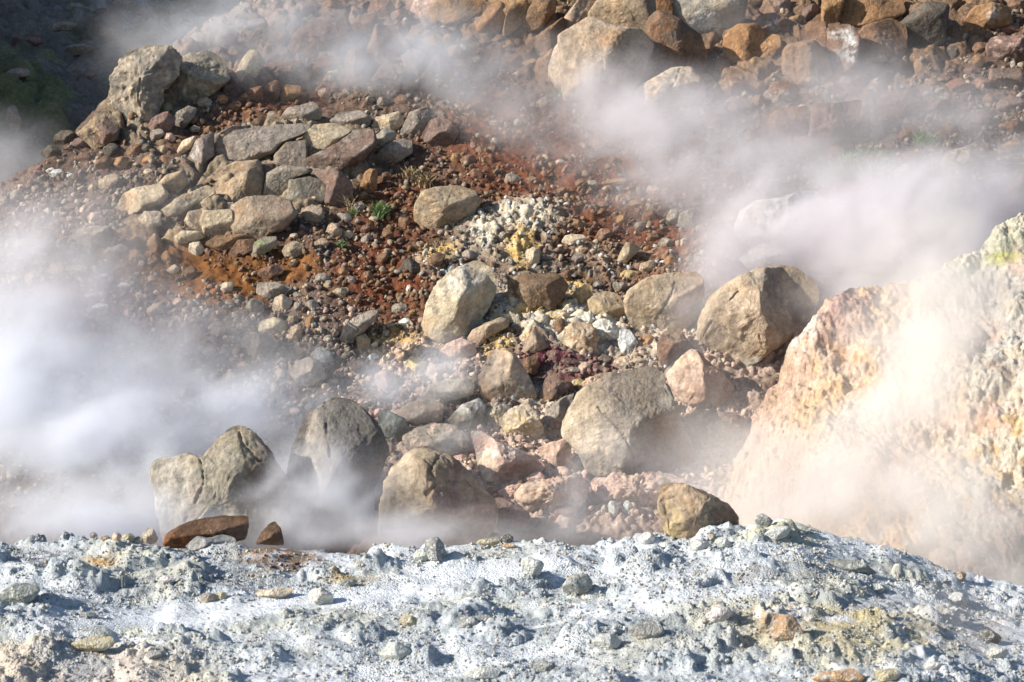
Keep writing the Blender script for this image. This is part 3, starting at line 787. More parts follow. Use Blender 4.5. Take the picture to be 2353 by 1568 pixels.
rock('long sausage shaped tan rock lying under the dark block', 't', '1072,778 1085,758 1115,742 1150,728 1170,735 1168,752 1140,768 1115,782 1100,798 1082,795', lm='sausage shaped rock', D=.9, nf=1, amp=.05, stains=[('k', 1085, 780, 30, 20, .7)])
rock('pink rounded rock in a wisp below the sausage shaped rock', 'k', '1008,812 1025,790 1060,775 1090,790 1098,812 1060,828 1025,826', D=.8)
rock('tan pyramid rock on the sulphur mound', 't', '1195,810 1212,775 1232,745 1250,758 1268,795 1240,812 1210,818', lm='tan pyramid rock', D=.9, facets=[(-.4, .3, .75), (.9, .2, .8)], smooth=.35, amp=.03)
rock('ochre mottled lump on top of the sulphur mound', 'p', '1285,795 1295,760 1320,735 1360,745 1378,775 1368,808 1340,822 1300,812', D=.8, lumpy=.05, stain='o', mat=M_CLAY, stains=[('o', 1340, 770, 40, 30, .7)])
rock('white crusty hump at the right of the sulphur mound', 'w', '1355,770 1362,740 1390,730 1415,745 1430,775 1420,800 1390,795', D=.8, lumpy=.07, mat=M_CLAY, stain='p')
rock('greenish white crust slab right of the white hump', 'c', '1420,790 1425,752 1448,760 1468,785 1478,812 1450,822 1425,815', D=.7, lumpy=.06, mat=M_CLAY)
rock('small brown knob rock below the cracked tan slab', 'o', '1460,795 1465,775 1485,766 1505,775 1508,795 1490,808', D=.8)
rock('rusty squat rock right of the split wedge', 'b', '1198,845 1210,822 1235,812 1240,840 1232,862 1212,868', D=.8)
rock('purple grey upright shard right of the split wedge', 'u', '1235,915 1248,880 1258,850 1275,853 1290,870 1318,880 1300,905 1270,925 1245,932', D=.8, facets=[(-.6, .2, .7), (.6, .3, .8)], smooth=.3, stain='o')
rock('thin flat grey shard lying above the domed boulder', 'g', '1288,853 1295,845 1325,843 1340,850 1320,860 1298,862', D=.8, smooth=.3, name='stone')
rock('yellow crusted brown rock left of the round mustard rock', 'y', '1305,690 1320,668 1345,648 1362,660 1355,690 1330,712 1312,708', D=.8, stain='b')
rock('hooked brown rock at the corner of the dark block', 'b', '1278,632 1300,622 1325,620 1312,635 1322,655 1308,658 1298,642', D=.8, smooth=.4, name='stone')
rock('tan thorn shaped rock standing above the cracked tan slab', 't', '1413,612 1425,580 1438,556 1455,560 1476,568 1455,590 1435,612', lm='thorn shaped rock', D=.9, facets=[(-.4, .3, .75), (1., .2, .85)], smooth=.35)
rock('buff chunk in the yellow seep above the dark block', 'e', '1205,602 1212,575 1225,567 1242,575 1240,605 1222,612', D=.9, facets=[(-.6, .3, .75), (.9, .1, .8)], smooth=.35)
rock('grey speckled boulder right of the red scree, near the steam', 'g', '1555,520 1562,490 1590,478 1615,488 1625,510 1600,522 1575,530', D=.8)
# --- the cracked outcrop
def oc(label, tone, outline, **k):
    k.setdefault('D', .7); k.setdefault('nf', 1); k.setdefault('amp', .03); k.setdefault('smooth', .6); k.setdefault('back', 1.3); k.setdefault('e', 3.4); k.setdefault('extra', 1); k.setdefault('sharp', .05); k.setdefault('chip', .025)
    rock(label, tone, outline, group=OC, **k)
oc('longest smooth grey slab along the top of the cracked outcrop', 'g', '488,375 498,340 548,305 609,295 696,292 708,303 645,330 632,352 594,368 538,370', lm='longest grey slab')
oc('narrow tilted slab over the left end of the longest grey slab', 'g', '493,336 498,313 533,293 566,293 540,313 508,335')
oc('buff lit cap block at the upper right of the outcrop', 'e', '705,352 704,314 726,291 763,288 803,303 764,333 731,349')
oc('broad purple grey slab at the right end of the outcrop', 'u', '705,368 763,340 812,306 848,303 856,332 826,368 774,394 713,392', lm='broad purple slab', stain='g')
oc('grey triangular block under the longest grey slab', 'g', '634,358 660,331 700,326 702,386 637,380')
oc('thin wedge between the grey slab and the lit brown wedge', 'g', '594,374 628,358 632,378 598,380')
oc('upright grey block with a pale edge at the left end of the outcrop', 'g', '437,357 452,325 487,309 488,357 464,378', facets=[(-.9, .1, .8), (.4, .2, .8)], stains=[('w', 447, 350, 12, 25, .5)])
oc('pale sharp shard left of the upright grey block', 'e', '410,347 421,325 453,313 438,340 417,356', facets=[(-.6, .4, .8)])
oc('scored olive slab beneath the longest grey slab', 't', '478,418 498,396 543,375 590,372 594,391 540,417 488,424', lay=(60, .02))
oc('brightest brown wedge jutting from the outcrop', 't', '487,459 498,437 548,405 590,386 599,411 596,454 548,464 498,468', lm='bright brown wedge', D=.9, facets=[(-.5, .35, .8), (.25, -.3, .8), (1.2, 0, 1.1)], lay=(65, .025), stains=[('o', 545, 430, 40, 20, .6)])
oc('small shadowed cube right of the bright brown wedge', 'u', '595,408 600,381 626,378 628,398 615,418')
oc('tall dim block right of the bright brown wedge', 'g', '613,449 621,401 655,384 711,392 717,406 677,411 662,456', stain='u')
oc('plump dim block in the right half of the outcrop', 'g', '664,460 671,417 711,411 741,418 754,452 733,467 687,468', stain='u')
oc('rounded dim block at the lower right end of the outcrop', 'u', '748,465 753,428 722,400 773,393 803,420 804,449 774,470')
oc('fat smooth brown block, biggest of the bottom row', 't', '537,515 541,476 569,459 620,456 661,466 672,493 647,525 605,541 554,540', lm='fat brown block', D=.75, stains=[('u', 630, 490, 60, 40, .5), ('o', 560, 475, 25, 25, .4)], facets=[(-.8, .2, .9), (.2, .7, .9)])
oc('narrow buff block at the left of the bottom row', 'e', '428,510 437,490 460,487 467,518 479,549 457,541')
oc('buff block with a slanting crack beside the fat brown block', 'e', '466,510 472,489 533,487 544,530 514,541 481,554 471,530', cracks=[[(512, 538), (520, 510), (534, 495)]], crack_w=1.6)
oc('round ended log shaped block pointing left', 'e', '278,468 288,447 315,436 366,426 379,447 373,467 325,487 289,491', lm='log shaped block', D=.95, facets=[(-1.3, 0, .85), (.1, .6, .85)], stains=[('o', 303, 468, 24, 24, .7)])
oc('split block behind the log shaped block', 't', '362,429 386,406 421,395 428,421 407,444 382,456', D=.8, cracks=[[(385, 425), (415, 415)]])
oc('low rubbly tan block under the bright brown wedge', 'e', '376,484 421,452 472,431 489,447 458,464 422,490 396,500', amp=.07, stain='o')
oc('knobbly cream block in the lower left of the outcrop', 'e', '320,505 335,488 366,489 367,515 345,526', amp=.06)
oc('small cream chip wedged in the middle joint', 'p', '495,484 500,470 533,466 537,483 518,490')
oc('half buried brown slab under the bottom row', 'b', '477,561 503,543 559,541 585,551 540,576 508,577')
oc('cracked brown block at the toe of the outcrop', 'b', '528,582 548,554 584,551 585,575 554,587')
oc('pale cream lump above the toe of the outcrop', 'p', '405,545 420,532 455,533 468,545 440,558 412,560')
oc('low grey brown ledge left of the bottom row', 't', '285,520 300,503 350,506 370,518 330,524')
rock('greenish rounded rock below the fat brown block', 'g', '576,588 584,556 609,543 637,543 637,565 605,586 585,597', lm='greenish rounded rock', D=.85, stains=[((.17, .19, .10), 600, 560, 25, 20, .8)])
rock('egg shaped tan rock below the outcrop', 't', '646,578 656,562 675,553 698,562 700,582 680,594 655,592', lm='egg shaped tan rock', D=.9, nf=1)
rock('smooth oval rock nestled at the right foot of the outcrop', 't', '687,502 696,480 716,470 742,477 748,500 727,519 701,515', lm='smooth oval rock', D=.9, nf=1)
rock('broad flat grey rock left of the outcrop, veiled by steam', 'g', '164,545 173,528 213,519 249,519 275,538 256,566 208,576 178,558', lm='broad flat grey rock', D=.75, stains=[('e', 200, 535, 40, 20, .5)])
rock('humped rock fading into steam at the left', 'g', '75,581 86,543 117,531 133,548 113,574 91,601', D=.8, stain='o')
rock('boulder with a shaded right side on the grey rubble', 'g', '550,800 558,772 590,765 625,768 640,790 620,820 580,825', lm='shaded rubble boulder', D=.9, facets=[(-.7, .2, .75), (.7, .2, .85)])
rock('large pitted grey boulder at the lower edge of the rubble', 'g', '658,855 680,835 710,818 735,830 752,865 735,885 690,890', lm='pitted grey boulder', D=.85)
rock('oval slate rock leaning on the pitted grey boulder', 's', '712,815 735,795 760,808 768,830 750,840 725,832', D=.85)
rock('long leaning tan grey boulder below the red scree', 'g', '778,780 790,750 815,728 850,712 872,712 865,735 835,765 810,790 790,795', lm='long leaning boulder', D=.85, facets=[(-.5, .4, .8), (.7, -.3, .85)], stains=[('e', 810, 750, 40, 25, .5)])
rock('grey slab topped block on the rubble', 'g', '587,675 592,648 635,648 672,662 650,685 615,690', lm='slab topped block', D=.85, facets=[(-.7, .1, .75), (.2, .9, .85), (.4, -.3, .7)], smooth=.35)
rock('sunlit angular chunk below the slab topped block', 'p', '625,715 630,685 650,675 672,690 668,710 645,720', D=.9, facets=[(-.5, .3, .75), (.8, .1, .85)], smooth=.35)
rock('blocky cream rock beside the shaded rubble boulder', 'p', '592,760 598,738 630,728 658,740 662,765 640,772 605,768', D=.9, facets=[(-.4, .4, .75), (.8, 0, .85)], smooth=.4)
rock('flat brown rock above the slab topped block', 'b', '580,645 600,618 635,606 657,615 650,632 615,645', D=.8)
# --- upper left
rock('craggy lichen mottled pinnacle at the head of the left ridge', 'g', '254,244 256,183 274,137 295,114 350,107 386,109 421,132 406,178 376,203 371,244 355,284 315,297 284,276', lm='craggy pinnacle', D=.7, amp=.09, lumpy=.03, stain='e', nf=4,
     cracks=[[(290, 170), (330, 180), (370, 160)], [(330, 180), (325, 230), (335, 270)], [(270, 230), (320, 225)]], crack_w=3)
rock('low weathered rock at the foot of the craggy pinnacle', 't', '173,307 213,269 249,253 274,289 264,327 218,348', D=.7, amp=.08, stain='d')
rock('dim domed rock below the craggy pinnacle', 'u', '213,327 223,289 244,273 276,289 271,322 239,333', D=.8, yoff=-.15)
rock('pale tilted slab standing on the upper left slope', 'e', '532,186 554,137 574,113 594,118 606,152 581,189 548,192', lm='pale tilted slab', D=.8, facets=[(-.3, .2, .7), (.9, 0, .75), (.2, .8, .95)], smooth=.35, cracks=[[(592, 125), (575, 160), (562, 188)]])
rock('purple brown craggy boulder in thin blue steam', 'u', '657,112 675,76 721,45 792,40 813,71 813,103 753,124 680,149 659,134', lm='purple craggy boulder', D=.75, amp=.07, nf=4, stain='r', cracks=[[(700, 80), (740, 95), (790, 80)]])
rock('rough reddish block between purple boulders', 'r', '791,148 797,122 818,108 839,122 845,152 824,180 797,180', D=.85, facets=[(-.5, .3, .8), (.8, 0, .9)], amp=.06)
rock('tall shaded purple boulder above the rough reddish block', 'u', '833,168 838,127 863,55 905,60 941,102 936,154 873,186', lm='tall purple boulder', D=.8, stain='r', yoff=.15)
rock('low domed rock left of the rough reddish block', 'r', '700,175 736,132 772,126 793,152 752,180', D=.8)
rock('brown block on top of the tall purple boulder', 'r', '801,72 823,36 863,29 854,71 818,92', D=.8)
rock('rough top block at the upper edge, left of the gap', 'r', '837,36 853,4 894,-2 916,25 873,48', D=.8)
rock('smooth egg shaped rock right of the craggy pinnacle', 'g', '395,291 406,259 432,243 453,249 448,269 421,298', lm='egg shaped grey rock', D=.8, nf=1)
rock('left piece of the rusty cracked ledge', 'r', '553,234 573,203 604,197 606,229 584,240', group='pieces of the rusty ledge', D=.8)
rock('middle piece of the rusty cracked ledge', 'r', '604,229 609,197 635,182 647,193 640,229', group='pieces of the rusty ledge', D=.8, facets=[(-.6, .2, .8), (.6, .1, .8)])
rock('right piece of the rusty cracked ledge', 'o', '642,229 650,194 691,197 697,219 660,235', group='pieces of the rusty ledge', D=.8)
rock('long grey boulder split near its right end', 'g', '641,275 660,249 721,233 742,253 738,274 675,289', lm='long split boulder', D=.75, cracks=[[(725, 236), (735, 270)]], crack_w=1.6)
rock('folded grey rock right of the long split boulder', 'g', '756,278 777,259 828,253 855,269 850,290 802,302 767,289', D=.75, cracks=[[(790, 290), (840, 265)]])
rock('lit angular grey rock right of the folded one', 'e', '852,290 863,269 919,255 931,284 906,306 863,302', D=.8, facets=[(-.5, .3, .8), (.6, .2, .85)])
rock('flat topped veiled rock left of the round dark boulder', 'g', '918,306 939,259 985,243 1023,259 997,296 965,322 929,317', D=.7)
rock('round dark crazed boulder on the edge of the red scree', 'u', '971,306 985,279 1011,266 1042,279 1056,305 1038,337 1000,343 975,327', lm='round dark boulder', D=.9, nf=1, cracks=[[(985, 300), (1010, 295), (1040, 310)], [(1010, 295), (1015, 275)]], crack_w=1.5)
rock('tilted grey rock with a lit left edge beside the purple slab', 'g', '842,342 858,315 884,294 916,305 896,336 858,357', D=.8, facets=[(-.7, .3, .75), (.5, -.2, .8)])
rock('flat oval grey rock below the tilted one', 'g', '857,363 884,335 914,319 946,322 949,351 914,375 868,375', lm='flat oval grey rock', D=.75, nf=1)
# --- the brown outcrop along the top
def up(label, tone, outline, **k):
    k.setdefault('D', .8); k.setdefault('nf', 2); k.setdefault('amp', .03); k.setdefault('smooth', .9); k.setdefault('back', 1.2); k.setdefault('e', 2.7); k.setdefault('extra', 0); k.setdefault('sharp', .07); k.setdefault('chip', .03)
    rock(label, tone, outline, group=UP, **k)
up('huge bulging tan block of the top outcrop', 't', '1297,91 1361,55 1412,74 1463,81 1485,107 1465,168 1443,204 1381,226 1309,221 1304,152', lm='huge bulging block', D=.8, stains=[('o', 1380, 100, 60, 25, .5), ('d', 1450, 150, 40, 50, .5)], facets=[(-.4, .5, .85), (.8, -.1, .9)])
up('pitted tan knob at the summit of the outcrop', 't', '1363,30 1381,8 1402,-25 1442,-40 1490,-20 1495,46 1485,103 1462,78 1412,72 1366,49', lm='pitted tan knob', stains=[('d', 1470, 40, 30, 50, .6)])
up('tan lobe left of the pitted knob', 't', '1294,83 1295,51 1326,9 1346,-8 1373,-4 1363,30 1360,49 1326,73 1300,91')
up('pale based block at the lower left of the bulging block', 'e', '1264,154 1275,117 1293,93 1305,127 1310,152 1307,210 1280,196 1264,170', facets=[(-.5, .2, .8), (.6, 0, .9)])
up('small brown lobe on the left flank of the outcrop', 'b', '1236,104 1254,71 1293,45 1295,86 1267,117 1242,129')
up('little brown stub under the left flank lobe', 'o', '1243,139 1267,113 1274,122 1264,149 1249,150')
up('dark slanting block right of the bulging block', 'b', '1483,103 1496,55 1513,37 1554,55 1597,86 1617,132 1602,170 1544,180 1463,176 1478,140', lm='dark slanting block', stain='d')
up('brown cap block above the dark slanting one', 'o', '1497,-12 1500,-20 1569,-20 1570,0 1565,38 1544,47 1513,31')
up('grey boulder with a white fresh scar near the top edge', 'g', '1561,38 1564,0 1590,-20 1666,-25 1708,-5 1698,41 1678,73 1615,93 1579,63', lm='white scarred boulder', stains=[('w', 1615, 62, 34, 26, 1.0)], facets=[(-.3, .5, .85), (.2, -.7, .8)])
up('leaf shaped brown block with a thin crack', 'b', '1190,53 1214,20 1239,-5 1272,-2 1268,30 1246,63 1204,77', D=.85, stain='o')
up('small brown block left of the leaf shaped one', 'o', '1096,55 1125,18 1150,10 1162,42 1134,83 1101,69')
up('steep brown block at the top between its neighbours', 'o', '1125,2 1150,-20 1195,-20 1212,21 1194,55 1164,80 1143,79 1165,41', D=.85)
up('broad orange brown dome at the top edge', 'o', '993,23 1023,-5 1094,-8 1099,28 1067,51 1023,58 999,44', lm='broad orange dome', D=.85)
up('grey streaked block left of the broad orange dome', 'k', '947,23 963,-8 1011,-8 992,30 972,42')
rock('split pale boulder rising out of the central steam', 'e', '1454,246 1463,203 1493,182 1544,156 1587,154 1617,178 1622,220 1564,257 1473,267', lm='split steam boulder', D=.75, cracks=[[(1495, 185), (1510, 205), (1480, 225), (1470, 255)], [(1560, 160), (1550, 190), (1535, 215)]], stains=[('b', 1590, 190, 35, 40, .7)])
up('round shouldered brown boulder with shaded right half', 'o', '1665,129 1671,86 1696,64 1732,62 1752,81 1744,122 1719,149 1681,147', lm='round shouldered boulder', facets=[(-.7, .2, .8), (.6, 0, .85)])
up('thin leaning slab beside the round shouldered boulder', 'o', '1738,139 1752,79 1788,85 1795,112 1764,139')
up('squat brown rock with white stain above the leaning slab', 'b', '1736,58 1752,38 1778,34 1810,51 1805,78 1778,87 1747,78', stains=[('w', 1775, 60, 16, 18, .5)])
up('two faced brown block cracked along its left edge', 'b', '1807,124 1818,109 1869,101 1891,127 1904,170 1869,198 1833,193 1805,170', lm='two faced block', facets=[(-.5, .1, .8), (.6, .1, .85)], cracks=[[(1825, 115), (1822, 160), (1828, 190)]], stains=[('w', 1875, 188, 25, 8, .7)])
up('ruddy block above the two faced block', 'r', '1843,78 1859,60 1894,60 1904,96 1900,149 1879,113 1844,104')
up('white streaked block in the middle of the right outcrop', 'r', '1904,73 1950,65 1970,91 1967,154 1920,171 1905,139', lm='white streaked block', stains=[('w', 1950, 120, 14, 50, .95), ('w', 1925, 80, 25, 12, .8), ('s', 1930, 140, 20, 25, .7)])
up('wide crazed brown boulder right of the white streaked block', 'b', '1969,93 1991,65 2042,50 2074,66 2074,112 2044,144 1991,147 1970,129', lm='wide crazed boulder', cracks=[[(1985, 100), (2020, 85), (2050, 100)], [(2020, 85), (2030, 120)]], crack_w=1.5, stains=[('w', 2030, 140, 30, 8, .6)])
up('slim brown pillar at the top of the right outcrop', 'o', '1892,48 1894,-10 1941,-10 1922,52 1910,58')
up('largest orange brown block of the right outcrop top', 'o', '1924,48 1950,-10 2054,-12 2070,30 2023,53 1970,60', lm='largest right top block', cracks=[[(1950, 25), (1985, 35), (1975, 55)]])
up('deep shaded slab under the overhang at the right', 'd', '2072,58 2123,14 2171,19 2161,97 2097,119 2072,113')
rock('orange notched boulder at the upper right corner', 'o', '2206,78 2219,41 2240,14 2275,7 2323,15 2328,57 2285,67 2250,86', lm='orange notched boulder', D=.85, facets=[(-.8, .2, .8), (.6, -.1, .8)], stains=[('w', 2275, 38, 14, 20, .5)])
rock('broad dusty pink rock on the right margin', 'u', '2264,104 2280,85 2353,80 2392,110 2355,150 2270,140', D=.75, stain='k')
rock('small brick coloured block over the dusty pink rock', 'r', '2287,58 2341,52 2348,75 2295,80', D=.8, smooth=.3)
rock('dull brown rock below the round shouldered boulder', 'b', '1642,205 1661,172 1696,177 1713,193 1703,220 1650,229', D=.8)
rock('domed rock with pale lower face, below the two faced block', 'b', '1756,220 1772,190 1803,183 1840,203 1830,231 1772,244', lm='pale faced dome', D=.8, stains=[('w', 1785, 225, 35, 14, .6)])
rock('jointed slab with stepped cracks, veiled by right hand steam', 'u', '1858,307 1867,239 1910,238 1983,228 1972,286 1912,348 1858,348', lm='stepped slab', D=.6, cracks=[[(1862, 300), (1900, 280), (1960, 270)], [(1910, 240), (1900, 280)], [(1860, 340), (1900, 320)]])
rock('flat reddish slab left of the stepped slab', 'r', '1746,277 1793,248 1856,243 1856,306 1800,325 1767,327', D=.6, stains=[('o', 1800, 270, 40, 20, .7)])
rock('hazy brown rock right of the stepped slab', 'u', '2014,246 2042,212 2110,202 2125,246 2072,277 2031,271', D=.7)
rock('dark shouldered rock in the right hand scree', 'g', '2161,378 2174,350 2204,340 2250,324 2277,355 2226,404 2169,404', lm='dark shouldered rock', D=.8, facets=[(-.6, .2, .8), (.6, .1, .85)], stain='e')
rock('orange tinted rock at the right edge of the scree', 'o', '2302,337 2316,325 2341,316 2348,340 2316,353', D=.8)
rock('cream cracked pair of lumps in the right hand scree', 'e', '2040,408 2062,386 2087,372 2089,402 2057,417', D=.8, cracks=[[(2065, 385), (2072, 408)]])
rock('dull orange lump above the cream cracked lumps', 'o', '2070,357 2097,344 2115,355 2097,378', D=.8)
rock('brown sharp rock beside the green patch, right hand scree', 'r', '2050,325 2075,298 2100,285 2115,300 2095,325', D=.8)
rock('hazy square rock below the dusty pink rock', 'u', '2268,185 2275,158 2345,155 2355,190 2300,208', D=.7)

rock('crumbly cream lump left of the ochre mottled one on the sulphur mound', 'p', '1180,790 1200,765 1228,738 1240,750 1225,775 1205,800', D=.8, lumpy=.08, mat=M_CLAY, stain='y')
rock('yellow seamed crust lump under the dark block', 'y', '1225,742 1245,722 1285,712 1310,722 1300,742 1262,752', D=.7, lumpy=.08, mat=M_CLAY, stain='w')
rock('white crust lump below the round mustard rock', 'w', '1300,745 1325,728 1360,722 1372,735 1345,750 1315,758', D=.7, lumpy=.08, mat=M_CLAY, stain='p')
rock('cream crust lump above the tip of the biggest domed boulder', 'p', '1400,845 1415,822 1450,815 1485,825 1490,842 1440,850', D=.7, lumpy=.08, mat=M_CLAY, stain='k')
rock('peach crust apron on the left shoulder of the biggest domed boulder', 'k', '1325,890 1350,868 1395,855 1420,860 1380,880 1340,905', D=.7, lumpy=.06, mat=M_CLAY, stain='y')
rock('pink crumbly mass at the foot of the biggest domed boulder', 'k', '1365,1150 1375,1105 1410,1085 1455,1092 1500,1085 1560,1090 1580,1110 1530,1130 1500,1160 1420,1170', D=.7, lumpy=.10, mat=M_CLAY, stain='p')
rock('rough pink mass between the craggy front boulder and the pink crumbly one', 'k', '1180,1140 1200,1115 1240,1105 1290,1095 1330,1085 1355,1110 1350,1150 1300,1185 1230,1190 1190,1165', D=.7, lumpy=.08, mat=M_CLAY, stain='p')
rock('mealy mauve mass right of the biggest domed boulder', 'u', '1575,960 1600,940 1650,945 1700,955 1710,1000 1680,1030 1620,1035 1590,1005', D=.6, lumpy=.09, mat=M_CLAY, stain='k')
rock('cream crumbly mass around the knobbly block below the split wedge', 'p', '1110,930 1150,925 1175,935 1160,960 1150,985 1120,975 1095,950', D=.7, lumpy=.10, mat=M_CLAY, stain='c')
rock('shaded crumbly mass under the white tipped rock', 'k', '1140,1130 1175,1115 1215,1110 1205,1135 1170,1150', D=.7, lumpy=.08, mat=M_CLAY)

rock('broad hazy bedrock hump right of the craggy pinnacle', 'g', '378,235 392,165 430,122 480,112 520,138 532,180 495,218 430,248', D=.6, amp=.08, nf=4, stain='e', cracks=[[(400, 170), (450, 180), (510, 150)], [(450, 180), (455, 230)]])
rock('jagged dark bedrock step left of the egg shaped grey rock', 'u', '330,300 350,270 385,255 405,270 395,300 360,322', D=.7, amp=.07)
rock('flat bedrock ledge above the pale tilted slab', 'u', '560,105 590,70 650,55 668,80 650,115 600,125', D=.6, amp=.06, stain='g')
rock('hazy bedrock shoulder between the purple craggy boulder and the rusty ledge', 'u', '610,165 640,135 690,140 720,175 700,195 640,190', D=.6, amp=.06, stain='r')

rock('dark plum shard in the gap above the biggest domed boulder', (.11, .07, .07), '1285,838 1305,822 1335,828 1345,842 1310,850', D=.8, smooth=.3)
rock('blackish wedge between the sulphur mound and the plum shard', 'd', '1365,838 1385,812 1410,822 1400,840 1380,846', D=.8, smooth=.3)
rock('deep brown slab standing on the sulphur mound behind the tan pyramid', 'b', '1268,775 1275,738 1292,728 1302,752 1296,782', D=.8, smooth=.3)
# ------------------------------------------------------------------ smaller stones, each a thing
def ellipse_outline(px, py, w, h, rot, r):
    n = r.integers(6, 10)
    th = np.sort((np.arange(n) + r.uniform(-.32, .32, n)) * 2 * math.pi / n)
    k = r.uniform(.86, 1.1, n)
    a = math.radians(rot)
    x = np.cos(th) * w / 2 * k; y = np.sin(th) * h / 2 * k
    return [(px + X * math.cos(a) + Y * math.sin(a), py - X * math.sin(a) + Y * math.cos(a)) for X, Y in zip(x, y)]

STONES = []
def stone(px, py, w, h, rot, tone, r, fore=False, label=None, hit_fn=None, group=None, **kw):
    _seed[0] += 1
    pts = ellipse_outline(px, py, w, h, rot, r)
    arr = np.array(pts)
    paint = {'y': (.45, .40, .28), 'o': (.43, .31, .19)}.get(tone, tone) if fore else tone
    hit = (hit_fn or (fore_surface if fore else slope_surface))(px, arr[:, 1].max() - .10 * h)
    y0 = float(hit[1][0])
    y0 += 0.25 * math.sqrt(w * h) / 2 * y0 / F
    angular = r.random() < .6
    me, org, c, hx, hy, m, Df = rock_mesh('stone', pts, paint, _seed[0], y0, M_CRUST if fore else M_STONE, D=r.uniform(.75, 1.0), nf=3 if angular else 1, amp=.05 if angular else .035,
                                          smooth=.45 if angular else 1.0, density=3.6, sharp=.03, **kw)
    nm = 'clod' if fore else ('rock' if w > 42 else 'stone')  # clod also names the plain stones of the pale ground
    o = add(nm, me, org, label, nm, group or 'stones on the pale ground' if fore else 'loose stones of the slope')
    STONES.append((o, px, py, w, h, tone, angular))
    return o

